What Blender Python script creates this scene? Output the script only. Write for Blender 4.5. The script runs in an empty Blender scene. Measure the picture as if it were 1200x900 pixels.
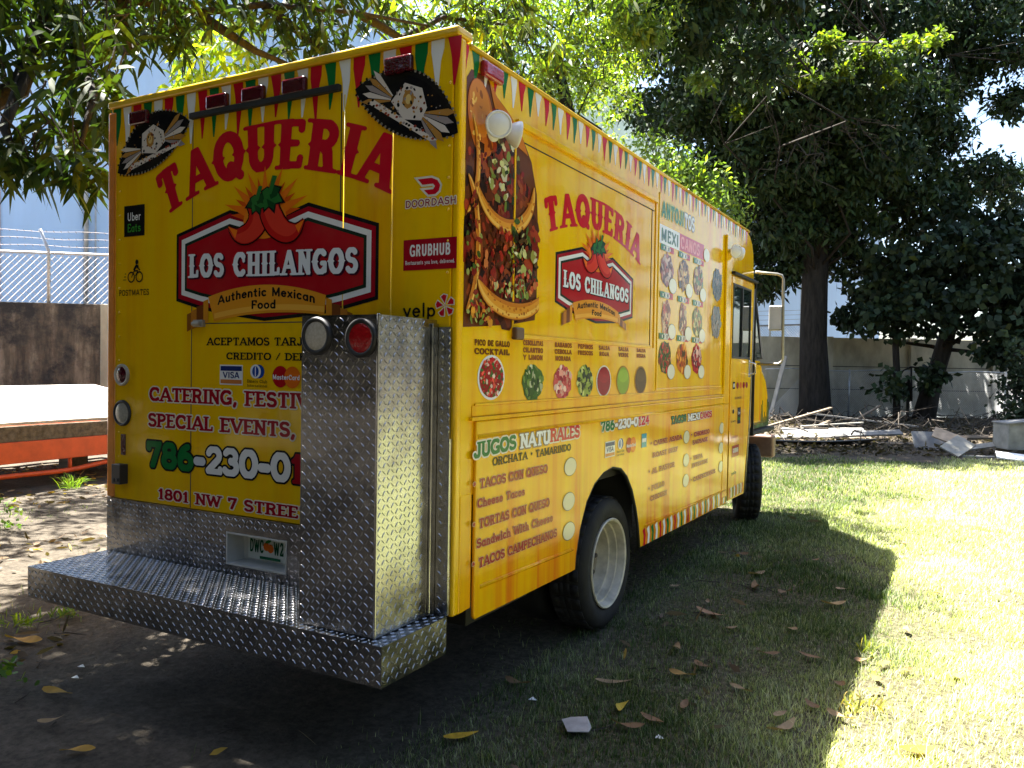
import bpy, bmesh, math, random
import numpy as np
from mathutils import Vector, Matrix
from mathutils.geometry import tessellate_polygon

# ------------------------------------------------------------------ camera, sky, sun, exposure
SC = bpy.context.scene
COL = SC.collection
CAM = np.array([4.0807, -2.8175, 1.6100])
RIGHT = np.array([0.874302, 0.485101, 0.016511])
UP = np.array([-0.025774, 0.012430, 0.999591])
FWD = np.array([-0.484697, 0.874370, -0.023371])
FPX = 952.379                       # focal length in pixels of a 1200 wide picture
cd = bpy.data.cameras.new('camera')
cd.sensor_width = 36.0
cd.lens = 36.0 * FPX / 1200.0
cd.clip_start = 0.05
cd.clip_end = 2000
cam = bpy.data.objects.new('camera', cd)
COL.objects.link(cam)
cam.matrix_world = Matrix(((RIGHT[0], UP[0], -FWD[0], CAM[0]), (RIGHT[1], UP[1], -FWD[1], CAM[1]),
                           (RIGHT[2], UP[2], -FWD[2], CAM[2]), (0, 0, 0, 1)))
SC.camera = cam

SUN_TO = Vector((-0.4714, 0.06, 1.0)).normalized()      # direction towards the sun
sun_el = math.asin(SUN_TO.z)
sun_az = math.atan2(SUN_TO.x, SUN_TO.y)
world = bpy.data.worlds.new('World')
SC.world = world
world.use_nodes = True
wn = world.node_tree
wn.nodes.clear()
sky = wn.nodes.new('ShaderNodeTexSky')
sky.sky_type = 'NISHITA'
sky.sun_disc = False
sky.sun_elevation = sun_el
sky.sun_rotation = sun_az
sky.air_density = 1.0
sky.dust_density = 2.0
bg = wn.nodes.new('ShaderNodeBackground')
bg.inputs['Strength'].default_value = 0.05
wo = wn.nodes.new('ShaderNodeOutputWorld')
wn.links.new(sky.outputs[0], bg.inputs['Color'])
wn.links.new(bg.outputs[0], wo.inputs['Surface'])
sl = bpy.data.lights.new('sun', 'SUN')
sl.energy = 5.0
sl.angle = math.radians(0.5)
sl.color = (1.0, 0.95, 0.86)
sun = bpy.data.objects.new('sun', sl)
COL.objects.link(sun)
sun.rotation_euler = SUN_TO.to_track_quat('Z', 'Y').to_euler()
sun.location = (-10, 3, 25)
SC.view_settings.view_transform = 'Standard'
SC.view_settings.look = 'None'
SC.view_settings.gamma = 1.0
SC.view_settings.exposure = 3.2
try:
    SC.cycles.max_bounces = 8
    SC.cycles.transparent_max_bounces = 8
    SC.cycles.sample_clamp_indirect = 6.0
    SC.cycles.caustics_reflective = False
    SC.cycles.caustics_refractive = False
except Exception:
    pass

rng = np.random.default_rng(7)
RND = random.Random(11)


def at(px, py, dist):
    """a point of the place: seen in direction (px, py) of the photograph, dist metres deep"""
    return CAM + dist * (FWD + RIGHT * (px - 600) / FPX + UP * (450 - py) / FPX)


def ground_at(px, py):
    v = FWD + RIGHT * (px - 600) / FPX + UP * (450 - py) / FPX
    return CAM + v * (-CAM[2] / v[2])


# ------------------------------------------------------------------ materials
def hexc(r, g, b):
    f = lambda c: (c / 255 / 12.92) if c / 255 <= 0.04045 else ((c / 255 + 0.055) / 1.055) ** 2.4
    return (f(r), f(g), f(b), 1.0)


def newmat(name):
    m = bpy.data.materials.new(name)
    m.use_nodes = True
    nt = m.node_tree
    nt.nodes.clear()
    out = nt.nodes.new('ShaderNodeOutputMaterial')
    p = nt.nodes.new('ShaderNodeBsdfPrincipled')
    nt.links.new(p.outputs[0], out.inputs[0])
    return m, nt, p, out


def node(nt, t, **kw):
    n = nt.nodes.new(t)
    for k, v in kw.items():
        if k in n.inputs.keys():
            n.inputs[k].default_value = v
        else:
            setattr(n, k, v)
    return n


def texco(nt, scale=(1, 1, 1), kind='Object'):
    tc = nt.nodes.new('ShaderNodeTexCoord')
    mp = nt.nodes.new('ShaderNodeMapping')
    mp.inputs['Scale'].default_value = scale
    nt.links.new(tc.outputs[kind], mp.inputs['Vector'])
    return mp.outputs[0]


def noise(nt, vec, scale=5, detail=4, rough=0.55):
    n = node(nt, 'ShaderNodeTexNoise', Scale=scale, Detail=detail, Roughness=rough)
    nt.links.new(vec, n.inputs['Vector'])
    return n.outputs['Fac']


def ramp(nt, fac, stops):
    r = nt.nodes.new('ShaderNodeValToRGB')
    e = r.color_ramp.elements
    while len(e) < len(stops):
        e.new(0.5)
    for i, (p, c) in enumerate(stops):
        e[i].position = p
        e[i].color = c if len(c) == 4 else (*c, 1)
    nt.links.new(fac, r.inputs[0])
    return r.outputs[0]


def mixc(nt, fac, a, b, blend='MIX'):
    m = nt.nodes.new('ShaderNodeMix')
    m.data_type = 'RGBA'
    m.blend_type = blend
    for s, v in ((0, fac), (6, a), (7, b)):
        if isinstance(v, (int, float)):
            m.inputs[s].default_value = v
        elif isinstance(v, tuple):
            m.inputs[s].default_value = v if len(v) == 4 else (*v, 1)
        else:
            nt.links.new(v, m.inputs[s])
    return m.outputs[2]


def bump(nt, p, h, strength=0.3, dist=0.01):
    b = node(nt, 'ShaderNodeBump', Strength=strength, Distance=dist)
    nt.links.new(h, b.inputs['Height'])
    nt.links.new(b.outputs[0], p.inputs['Normal'])


def simple(name, c, rough=0.5, metal=0.0, var=0.25, scale=6, bmp=0.0, spec=0.5, coat=0.0, stretch=(1, 1, 1)):
    m, nt, p, out = newmat(name)
    v = texco(nt, stretch)
    f = noise(nt, v, scale, 6, 0.6)
    lo = tuple(max(0, x * (1 - var)) for x in c[:3])
    hi = tuple(min(1, x * (1 + var)) for x in c[:3])
    nt.links.new(ramp(nt, f, [(0.3, lo), (0.7, hi)]), p.inputs['Base Color'])
    p.inputs['Roughness'].default_value = rough
    p.inputs['Metallic'].default_value = metal
    p.inputs['Specular IOR Level'].default_value = spec
    p.inputs['Coat Weight'].default_value = coat
    p.inputs['Coat Roughness'].default_value = 0.08
    if bmp:
        bump(nt, p, noise(nt, v, scale * 5, 5, 0.6), bmp, 0.01)
    return m


MAT = {}


def attr_leaf(name, trans=0.45, rough=0.45, spec=0.4):
    m, nt, p, out = newmat(name)
    a = node(nt, 'ShaderNodeAttribute', attribute_name='Col')
    nt.links.new(a.outputs['Color'], p.inputs['Base Color'])
    p.inputs['Roughness'].default_value = rough
    p.inputs['Specular IOR Level'].default_value = spec
    if trans:
        t = nt.nodes.new('ShaderNodeBsdfTranslucent')
        tcol = mixc(nt, 1.0, a.outputs['Color'], (1.6, 1.9, 0.5, 1), 'MULTIPLY')
        nt.links.new(tcol, t.inputs['Color'])
        mx = nt.nodes.new('ShaderNodeMixShader')
        mx.inputs[0].default_value = trans
        nt.links.new(p.outputs[0], mx.inputs[1])
        nt.links.new(t.outputs[0], mx.inputs[2])
        nt.links.new(mx.outputs[0], out.inputs[0])
    return m


MAT['leaf'] = attr_leaf('leaf_green', 0.42, 0.38, 0.5)
MAT['leafmango'] = attr_leaf('leaf_mango', 0.26, 0.6, 0.14)
MAT['leafdark'] = attr_leaf('leaf_dark', 0.08, 0.55, 0.2)
MAT['blade'] = attr_leaf('grass_blade', 0.35, 0.55, 0.25)
MAT['deadleaf'] = attr_leaf('dead_leaf', 0.15, 0.7, 0.25)
MAT['bark'] = simple('bark', (0.026, 0.022, 0.018), 0.9, var=0.5, scale=4, bmp=0.9, stretch=(3, 3, 0.6), spec=0.2)
MAT['twig'] = simple('dry_twig', (0.05, 0.042, 0.034), 0.9, var=0.4, scale=8, bmp=0.4, spec=0.2)
MAT['tyre'] = simple('tyre_rubber', (0.018, 0.018, 0.019), 0.8, var=0.35, scale=9, bmp=0.2, spec=0.3)
MAT['rim'] = simple('cream_rim_paint', (0.50, 0.46, 0.38), 0.45, var=0.35, scale=9, spec=0.5)
MAT['hub'] = simple('greasy_hub_steel', (0.10, 0.085, 0.07), 0.55, metal=0.4, var=0.5, scale=12)
MAT['under'] = simple('chassis_black', (0.02, 0.02, 0.02), 0.8, var=0.4, scale=4)
MAT['black'] = simple('black_rubber', (0.015, 0.015, 0.016), 0.5, var=0.3)
MAT['chrome'] = simple('bright_steel', (0.72, 0.72, 0.72), 0.18, metal=1.0, var=0.1, scale=10)
MAT['steeltube'] = simple('dull_steel_tube', (0.34, 0.32, 0.27), 0.5, metal=0.7, var=0.2, scale=10)
MAT['whiteplastic'] = simple('white_plastic', (0.8, 0.8, 0.78), 0.35, var=0.06)
MAT['drip'] = simple('dark_drip_rail', (0.022, 0.022, 0.02), 0.6, spec=.2, var=0.4, scale=8)
MAT['wire'] = simple('rusty_wire', (0.20, 0.165, 0.15), 0.7, metal=0.3, var=0.4, scale=6)
MAT['recess'] = simple('grey_recess_paint', (0.55, 0.55, 0.54), 0.5, var=0.15)
MAT['mesh'] = simple('pale_fence_wire', (0.55, 0.55, 0.56), 0.6, metal=0.0, var=0.2, scale=6)
MAT['galv'] = simple('galvanised_steel', (0.42, 0.43, 0.44), 0.5, metal=0.6, var=0.25, scale=6)


def lens(name, c, rough=0.12):
    m, nt, p, out = newmat(name)
    v = texco(nt, (1, 1, 1))
    vo = node(nt, 'ShaderNodeTexVoronoi', Scale=90.0)
    nt.links.new(v, vo.inputs['Vector'])
    nt.links.new(mixc(nt, vo.outputs['Distance'], c, tuple(x * 0.75 for x in c[:3])), p.inputs['Base Color'])
    p.inputs['Roughness'].default_value = rough
    p.inputs['Coat Weight'].default_value = 0.6
    bump(nt, p, vo.outputs['Distance'], 0.25, 0.004)
    return m


MAT['redlens'] = lens('red_lamp_lens', (0.42, 0.008, 0.012))
MAT['darkredlens'] = lens('dark_red_lens', (0.075, 0.003, 0.010))
MAT['clearlens'] = lens('clear_lamp_lens', (0.55, 0.5, 0.42))
MAT['greylens'] = lens('grey_lamp_lens', (0.36, 0.35, 0.30))


def make_wrap(name, streak, zlo, zhi, axis_scale, gloss=.5):
    m, nt, p, out = newmat(name)
    v = texco(nt, axis_scale)
    f = noise(nt, v, 1.0, 5, 0.62)
    tc = nt.nodes.new('ShaderNodeTexCoord')
    sx = nt.nodes.new('ShaderNodeSeparateXYZ')
    nt.links.new(tc.outputs['Object'], sx.inputs[0])
    mr = node(nt, 'ShaderNodeMapRange')
    mr.inputs['From Min'].default_value = zhi
    mr.inputs['From Max'].default_value = zlo
    mr.inputs['To Min'].default_value = 0.0
    mr.inputs['To Max'].default_value = streak
    nt.links.new(sx.outputs['Z'], mr.inputs['Value'])
    # printed brush streaks: lemon, golden, orange
    add = node(nt, 'ShaderNodeMath', operation='ADD')
    nt.links.new(f, add.inputs[0])
    nt.links.new(mr.outputs[0], add.inputs[1])
    c = ramp(nt, add.outputs[0], [(0.34, (0.88, 0.560, 0.002)), (0.52, (0.88, 0.495, 0.002)),
                                  (0.66, (0.84, 0.40, 0.003)), (0.80, (0.74, 0.19, 0.008))])
    dirt = noise(nt, texco(nt, (1, 1, 0.4)), 2.2, 6, 0.65)
    c2 = mixc(nt, ramp(nt, dirt, [(0.53, (0, 0, 0)), (0.80, (0.42, 0.42, 0.42))]), c, (0.40, 0.24, 0.02))
    nt.links.new(c2, p.inputs['Base Color'])
    p.inputs['Roughness'].default_value = 0.09
    p.inputs['Specular IOR Level'].default_value = gloss
    p.inputs['Coat Weight'].default_value = gloss * .3
    p.inputs['Coat Roughness'].default_value = 0.05
    w = noise(nt, texco(nt, (0.7, 0.7, 0.5)), 2.4, 3, 0.5)
    w2 = noise(nt, texco(nt, (26, 26, 0.5)), 1.0, 2, 0.5)
    s = node(nt, 'ShaderNodeMath', operation='MULTIPLY_ADD')
    nt.links.new(w2, s.inputs[0])
    s.inputs[1].default_value = 0.05
    nt.links.new(w, s.inputs[2])
    bump(nt, p, s.outputs[0], 0.22, 0.03)
    return m


MAT['wrap'] = make_wrap('yellow_vinyl_wrap', 0.20, 0.5, 1.75, (9, 9, 0.30), .15)
MAT['wraprear'] = make_wrap('yellow_rear_wrap', -0.02, 0.5, 1.6, (5, 5, 0.3), .3)
MAT['trim'] = simple('yellow_trim_paint', (0.78, 0.48, 0.006), 0.25, var=0.12, coat=0.3)
MAT['orange_trim'] = simple('orange_edge_vinyl', (0.70, 0.22, 0.012), 0.25, var=0.2, coat=0.3)

m, nt, p, out = newmat('printed_vinyl')
a = node(nt, 'ShaderNodeAttribute', attribute_name='Col')
fade = noise(nt, texco(nt), 7, 5, 0.6)
nt.links.new(mixc(nt, ramp(nt, fade, [(0.45, (0, 0, 0)), (0.9, (0.06, 0.06, 0.06))]), a.outputs['Color'],
                  (0.40, 0.30, 0.14)), p.inputs['Base Color'])
p.inputs['Roughness'].default_value = 0.1
p.inputs['Specular IOR Level'].default_value = 0.11
MAT['print'] = m

m, nt, p, out = newmat('diamond_plate')
f = noise(nt, texco(nt), 9, 6, 0.65)
nt.links.new(ramp(nt, f, [(0.3, (0.26, 0.26, 0.27)), (0.7, (0.44, 0.44, 0.45))]), p.inputs['Base Color'])
nt.links.new(ramp(nt, f, [(0.25, (0.14,) * 3), (0.8, (0.32,) * 3)]), p.inputs['Roughness'])
p.inputs['Metallic'].default_value = 1.0
bump(nt, p, noise(nt, texco(nt), 3.0, 3, 0.5), 0.30, 0.03)
MAT['plate'] = m

m, nt, p, out = newmat('window_glass')
p.inputs['Base Color'].default_value = (0.035, 0.06, 0.06, 1)
p.inputs['Roughness'].default_value = 0.03
p.inputs['Transmission Weight'].default_value = 0.55
p.inputs['IOR'].default_value = 1.45
MAT['glass'] = m


# ------------------------------------------------------------------ mesh building
def fast_mesh(name, verts, faces_list, cols=None):
    """faces_list: arrays of shape (n,3) or (n,4); cols: per vertex rgb"""
    me = bpy.data.meshes.new(name)
    verts = np.asarray(verts, np.float32)
    me.vertices.add(len(verts))
    me.vertices.foreach_set('co', verts.ravel())
    idx = np.concatenate([np.asarray(f, np.int32).ravel() for f in faces_list])
    tot = np.concatenate([np.full(len(f), f.shape[1], np.int32) for f in faces_list])
    start = np.concatenate([[0], np.cumsum(tot)[:-1]]).astype(np.int32)
    me.loops.add(len(idx))
    me.polygons.add(len(tot))
    me.polygons.foreach_set('loop_start', start)
    me.loops.foreach_set('vertex_index', idx)
    me.update(calc_edges=True)
    if cols is not None:
        at_ = me.attributes.new('Col', 'FLOAT_COLOR', 'POINT')
        c = np.ones((len(verts), 4), np.float32)
        c[:, :3] = cols
        at_.data.foreach_set('color', c.ravel())
    return me


def link(name, me, mats, parent=None, loc=None):
    o = bpy.data.objects.new(name, me)
    COL.objects.link(o)
    if mats is not None:
        for m_ in (mats if isinstance(mats, (list, tuple)) else [mats]):
            me.materials.append(m_)
    if parent is not None:
        o.parent = parent
    if loc is not None:
        o.location = loc
    return o


def tag(o, label=None, cat=None, group=None, kind=None):
    if label:
        o['label'] = label
    if cat:
        o['category'] = cat
    if group:
        o['group'] = group
    if kind:
        o['kind'] = kind
    return o


def thing(name, label, cat, loc=(0, 0, 0), group=None):
    o = bpy.data.objects.new(name, None)
    COL.objects.link(o)
    o.location = loc
    o.empty_display_size = 0.2
    return tag(o, label, cat, group)


class MB:
    """collects shapes in world coordinates and links them as one mesh object"""
    def __init__(self, origin=(0, 0, 0)):
        self.v, self.f, self.m = [], [], []
        self.o = np.array(origin, float)
        self.mi = 0

    def add(self, vs, fs):
        n = len(self.v)
        self.v += [tuple(float(c) for c in q) for q in vs]
        for f in fs:
            self.f.append([n + i for i in f])
            self.m.append(self.mi)
        return self

    def box(self, x0, x1, y0, y1, z0, z1):
        return self.add([(x, y, z) for z in (z0, z1) for y in (y0, y1) for x in (x0, x1)],
                        [(0, 2, 3, 1), (4, 5, 7, 6), (0, 1, 5, 4), (2, 6, 7, 3), (0, 4, 6, 2), (1, 3, 7, 5)])

    def obox(self, c, ux, uy, uz, hx, hy, hz):
        c, ux, uy, uz = (np.array(q, float) for q in (c, ux, uy, uz))
        return self.add([c + ux * hx * i + uy * hy * j + uz * hz * k for k in (-1, 1) for j in (-1, 1) for i in (-1, 1)],
                        [(0, 2, 3, 1), (4, 5, 7, 6), (0, 1, 5, 4), (2, 6, 7, 3), (0, 4, 6, 2), (1, 3, 7, 5)])

    def prism(self, loop, ax, a0, a1):
        """loop: 2-D outline in the plane normal to axis ax, extruded from a0 to a1"""
        n = len(loop)
        def P(q, a):
            return {0: (a, q[0], q[1]), 1: (q[0], a, q[1]), 2: (q[0], q[1], a)}[ax]
        vs = [P(q, a0) for q in loop] + [P(q, a1) for q in loop]
        fs = [tuple(range(n - 1, -1, -1)), tuple(range(n, 2 * n))]
        fs += [(i, (i + 1) % n, n + (i + 1) % n, n + i) for i in range(n)]
        return self.add(vs, fs)

    def tube(self, pts, radii, sides=8, caps=True):
        pts = [np.array(q, float) for q in pts]
        if np.isscalar(radii):
            radii = [radii] * len(pts)
        rings = []
        up = np.array([0.31, 0.17, 0.93])
        for i, q in enumerate(pts):
            d = pts[min(i + 1, len(pts) - 1)] - pts[max(i - 1, 0)]
            d = d / (np.linalg.norm(d) + 1e-9)
            s = np.cross(d, up)
            if np.linalg.norm(s) < 0.15:
                s = np.cross(d, np.array([1.0, 0.1, 0]))
            s /= np.linalg.norm(s)
            t = np.cross(s, d)
            rings.append([q + radii[i] * (math.cos(a) * s + math.sin(a) * t)
                          for a in np.linspace(0, 2 * math.pi, sides, endpoint=False)])
        vs = [v for r in rings for v in r]
        fs = []
        for i in range(len(pts) - 1):
            for j in range(sides):
                a, b = i * sides + j, i * sides + (j + 1) % sides
                fs.append((a, b, b + sides, a + sides))
        if caps:
            fs.append(tuple(range(sides - 1, -1, -1)))
            fs.append(tuple((len(pts) - 1) * sides + j for j in range(sides)))
        return self.add(vs, fs)

    def lathe(self, prof, c, axis, segs=40, closed=False):
        """prof: (radius, along) pairs turned round axis through c"""
        ax = np.array(axis, float)
        ax /= np.linalg.norm(ax)
        s = np.cross(ax, (0, 0, 1.0)) if abs(ax[2]) < 0.9 else np.cross(ax, (1.0, 0, 0))
        s /= np.linalg.norm(s)
        t = np.cross(ax, s)
        vs, n = [], len(prof)
        for k in range(segs):
            a = 2 * math.pi * k / segs
            e = math.cos(a) * s + math.sin(a) * t
            vs += [np.array(c) + e * r + ax * h for r, h in prof]
        fs = []
        for k in range(segs):
            k2 = (k + 1) % segs
            for i in range(n if closed else n - 1):
                j = (i + 1) % n
                fs.append((k * n + i, k * n + j, k2 * n + j, k2 * n + i))
        return self.add(vs, fs)

    def disc(self, c, u, v, ru, rv, segs=32):
        c, u, v = (np.array(q, float) for q in (c, u, v))
        vs = [c + u * ru * math.cos(a) + v * rv * math.sin(a) for a in np.linspace(0, 2 * math.pi, segs, endpoint=False)]
        return self.add(vs, [tuple(range(segs))])

    def build(self, name, mats, parent=None, bevel=0.0, smooth=False, normals=True, segs=2):
        me = bpy.data.meshes.new(name)
        me.from_pydata([tuple(np.array(q) - self.o) for q in self.v], [], self.f)
        mats = mats if isinstance(mats, (list, tuple)) else [mats]
        if len(mats) > 1:
            me.polygons.foreach_set('material_index', self.m)
        if normals:
            bm = bmesh.new()
            bm.from_mesh(me)
            bmesh.ops.recalc_face_normals(bm, faces=bm.faces)
            bm.to_mesh(me)
            bm.free()
        if smooth:
            me.polygons.foreach_set('use_smooth', [True] * len(me.polygons))
        o = link(name, me, mats, parent)
        if parent is None:
            o.location = self.o
        if bevel:
            b = o.modifiers.new('bevel', 'BEVEL')
            b.width = bevel
            b.segments = segs
            b.limit_method = 'ANGLE'
            b.angle_limit = math.radians(40)
            b.harden_normals = False
        return o


def smooth_by_angle(o, ang=35):
    me = o.data
    me.polygons.foreach_set('use_smooth', [True] * len(me.polygons))
    bm = bmesh.new()
    bm.from_mesh(me)
    for e in bm.edges:
        if len(e.link_faces) == 2 and e.calc_face_angle(0) > math.radians(ang):
            e.smooth = False
    bm.to_mesh(me)
    bm.free()
    return o
# ------------------------------------------------------------------ lettering: stroke skeletons -> outlines
def _a(cx, cy, rx, ry, a0, a1, n=14):
    t = np.radians(np.linspace(a0, a1, n))
    return [(cx + rx * math.cos(q), cy + ry * math.sin(q)) for q in t]


T_, t_ = 1.0, 0.62
GL = {}


def G(ch, w, strokes, serifs=(), spurs=()):
    GL[ch] = (w, strokes, serifs, spurs)


G('A', .74, [([(0, 0), (.35, 1)], .72), ([(.74, 0), (.39, 1)], T_), ([(.14, .30), (.60, .30)], t_)], [(0, 0), (.74, 0)])
G('B', .60, [([(.08, 0), (.08, 1)], T_), ([(.08, 1)] + _a(.30, .76, .24, .24, 90, -90) + [(.08, .52)], .85),
             ([(.3, .52)] + _a(.32, .26, .28, .26, 90, -90) + [(.08, 0)], .85)], [(.04, 0), (.04, 1)], [(.08, .5)])
G('C', .68, [(_a(.37, .5, .37, .5, 48, 312, 24), T_), ([(.63, .86), (.64, .66)], .6)], (), [(.0, .5)])
G('D', .68, [([(.08, 0), (.08, 1)], T_), ([(.08, 1)] + _a(.26, .5, .40, .5, 90, -90, 18) + [(.08, 0)], .9)],
  [(.04, 0), (.04, 1)], [(.66, .5)])
G('E', .56, [([(.08, 0), (.08, 1)], T_), ([(.08, 1), (.54, 1), (.54, .84)], t_), ([(.08, .52), (.42, .52)], t_),
             ([(.08, 0), (.56, 0), (.57, .17)], t_)], [(.04, 0), (.04, 1)], [(.08, .5)])
G('F', .54, [([(.08, 0), (.08, 1)], T_), ([(.08, 1), (.53, 1), (.53, .82)], t_), ([(.08, .50), (.40, .50)], t_)],
  [(.08, 0), (.04, 1)], [(.08, .5)])
G('G', .70, [(_a(.37, .5, .37, .5, 48, 318, 24), T_), ([(.48, .42), (.68, .42), (.68, .06)], .8)], (), [(0, .5)])
G('H', .70, [([(.08, 0), (.08, 1)], T_), ([(.62, 0), (.62, 1)], T_), ([(.08, .5), (.62, .5)], t_)],
  [(.08, 0), (.08, 1), (.62, 0), (.62, 1)])
G('I', .20, [([(.10, 0), (.10, 1)], T_)], [(.1, 0), (.1, 1)], [(.1, .5)])
G('J', .46, [([(.38, 1), (.38, .22)] + _a(.19, .22, .19, .22, 0, -170), T_)], [(.38, 1)])
G('K', .66, [([(.08, 0), (.08, 1)], T_), ([(.58, 1), (.12, .42)], .7), ([(.26, .58), (.62, 0)], T_)],
  [(.08, 0), (.08, 1), (.60, 0), (.56, 1)])
G('L', .54, [([(.08, 0), (.08, 1)], T_), ([(.08, 0), (.53, 0), (.54, .22)], t_)], [(.08, 1), (.04, 0)], [(.08, .5)])
G('M', .86, [([(.08, 0), (.08, 1)], .8), ([(.10, 1), (.43, .12), (.76, 1)], .8), ([(.78, 0), (.78, 1)], T_)],
  [(.08, 0), (.06, 1), (.78, 0), (.80, 1)])
G('N', .70, [([(.08, 0), (.08, 1)], .8), ([(.08, 1), (.62, 0)], T_), ([(.62, 0), (.62, 1)], .8)],
  [(.08, 0), (.04, 1), (.62, 1)])
G('O', .72, [(_a(.36, .5, .36, .5, 0, 360, 30), T_)], (), [(0, .5), (.72, .5)])
G('P', .58, [([(.08, 0), (.08, 1)], T_), ([(.08, 1)] + _a(.28, .74, .28, .26, 90, -90) + [(.08, .48)], .85)],
  [(.08, 0), (.04, 1)])
G('Q', .74, [(_a(.36, .5, .36, .5, 0, 360, 30), T_), ([(.40, .24), (.72, -.06)], .85)], (), [(0, .5), (.72, .5)])
G('R', .66, [([(.08, 0), (.08, 1)], T_), ([(.08, 1)] + _a(.30, .75, .27, .25, 90, -90) + [(.08, .5)], .85),
             ([(.30, .5), (.46, .36), (.56, .0)], .95)], [(.08, 0), (.04, 1), (.58, 0)], [(.08, .5)])
G('S', .54, [(_a(.27, .76, .25, .24, 30, 255, 16) + _a(.27, .26, .27, .26, 80, -150, 18), .92)])
G('T', .66, [([(.33, 0), (.33, 1)], T_), ([(.02, .80), (.03, 1), (.63, 1), (.64, .80)], t_)], [(.33, 0)], [(.33, .5)])
G('U', .68, [([(.08, 1), (.08, .30)] + _a(.34, .30, .26, .30, 180, 360) + [(.60, .30), (.60, 1)], .95)],
  [(.08, 1), (.60, 1)], [(.08, .5), (.6, .5)])
G('V', .72, [([(0, 1), (.36, 0)], T_), ([(.72, 1), (.36, 0)], .75)], [(0, 1), (.72, 1)])
G('W', 1.0, [([(0, 1), (.26, 0)], T_), ([(.26, 0), (.50, .9)], .75), ([(.50, .9), (.75, 0)], T_), ([(.75, 0), (1.0, 1)], .75)],
  [(0, 1), (1.0, 1)])
G('X', .68, [([(0, 1), (.68, 0)], T_), ([(0, 0), (.68, 1)], .7)], [(0, 0), (0, 1), (.68, 0), (.68, 1)])
G('Y', .68, [([(0, 1), (.34, .45)], T_), ([(.68, 1), (.34, .45)], .75), ([(.34, .45), (.34, 0)], T_)], [(0, 1), (.68, 1), (.34, 0)])
G('Z', .60, [([(.03, .82), (.04, 1), (.57, 1), (.03, 0), (.57, 0), (.58, .2)], .75)])
G('0', .58, [(_a(.29, .5, .28, .5, 0, 360, 26), T_)])
G('1', .36, [([(.20, 0), (.20, 1)], T_), ([(.02, .80), (.20, .98)], t_)], [(.2, 0)])
G('2', .56, [(_a(.28, .72, .24, .28, 160, -35, 16) + [(.04, .04)], .95), ([(.04, 0), (.56, 0), (.56, .14)], .8)])
G('3', .54, [(_a(.25, .75, .23, .25, 150, -80, 14), .9), (_a(.25, .27, .27, .27, 85, -150, 16), .95)])
G('4', .58, [([(.42, 0), (.42, 1), (.02, .32), (.56, .32)], .85)])
G('5', .54, [([(.48, 1), (.10, 1), (.07, .55)], .8), (_a(.25, .32, .27, .32, 120, -150, 16), .95)])
G('6', .58, [(_a(.30, .30, .26, .30, 0, 360, 22), .95), (_a(.52, .45, .48, .55, 180, 105, 10), .9)])
G('7', .54, [([(.02, .80), (.02, 1), (.53, 1), (.22, 0)], .95)])
G('8', .56, [(_a(.28, .76, .22, .24, 0, 360, 22), .9), (_a(.28, .27, .26, .27, 0, 360, 22), .95)])
G('9', .58, [(_a(.27, .70, .25, .30, 0, 360, 22), .95), (_a(.06, .55, .46, .55, 0, -75, 10), .9)])
G('-', .34, [([(.04, .40), (.30, .40)], 1.15)])
G(',', .18, [([(.10, .05), (.04, -.16)], 1.0)])
G('.', .16, [([(.08, .04), (.08, .05)], 1.1)])
G('*', .34, [([(.17, .42), (.17, .82)], .45), ([(.02, .52), (.32, .72)], .45), ([(.02, .72), (.32, .52)], .45)])
G('/', .40, [([(0, 0), (.40, 1)], .6)])
G(' ', .30, [])
# lower case, x height .66
G('a', .50, [(_a(.24, .30, .22, .30, 0, 360, 20), .85), ([(.46, .62), (.46, 0)], .9)])
G('b', .50, [([(.06, 0), (.06, 1)], .9), (_a(.28, .30, .22, .30, 0, 360, 20), .85)])
G('c', .46, [(_a(.25, .31, .24, .31, 50, 310, 18), .9)])
G('d', .50, [(_a(.24, .30, .22, .30, 0, 360, 20), .85), ([(.46, 1), (.46, 0)], .9)])
G('e', .50, [([(.04, .33), (.46, .33)], .7), (_a(.25, .31, .23, .31, 5, 315, 18), .85)])
G('f', .32, [([(.14, 0), (.14, .80)] + _a(.28, .80, .14, .18, 180, 80, 6), .85), ([(.0, .62), (.30, .62)], .7)])
G('g', .50, [(_a(.24, .32, .22, .30, 0, 360, 20), .85), ([(.46, .62), (.46, -.05)] + _a(.25, -.05, .21, .18, 0, -150, 8), .85)])
G('h', .50, [([(.06, 0), (.06, 1)], .9), ([(.06, .38)] + _a(.25, .40, .20, .22, 170, 0, 10) + [(.45, 0)], .88)])
G('i', .14, [([(.07, 0), (.07, .62)], .9), ([(.07, .90), (.07, .91)], 1.05)])
G('k', .46, [([(.06, 0), (.06, 1)], .9), ([(.42, .62), (.09, .28)], .75), ([(.2, .38), (.44, 0)], .9)])
G('l', .14, [([(.07, 0), (.07, 1)], .9)])
G('m', .78, [([(.06, 0), (.06, .62)], .9), ([(.06, .38)] + _a(.23, .42, .17, .20, 170, 0, 8) + [(.40, 0)], .85),
             ([(.40, .38)] + _a(.57, .42, .17, .20, 170, 0, 8) + [(.74, 0)], .85)])
G('n', .50, [([(.06, 0), (.06, .62)], .9), ([(.06, .38)] + _a(.25, .40, .20, .22, 170, 0, 10) + [(.45, 0)], .88)])
G('o', .52, [(_a(.26, .31, .24, .31, 0, 360, 22), .88)])
G('p', .50, [([(.06, -.28), (.06, .62)], .9), (_a(.28, .31, .22, .30, 0, 360, 20), .85)])
G('r', .34, [([(.06, 0), (.06, .62)], .9), ([(.06, .40)] + _a(.24, .40, .18, .22, 170, 70, 8), .85)])
G('s', .42, [(_a(.21, .47, .18, .15, 35, 250, 12) + _a(.21, .16, .19, .16, 75, -150, 12), .82)])
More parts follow.
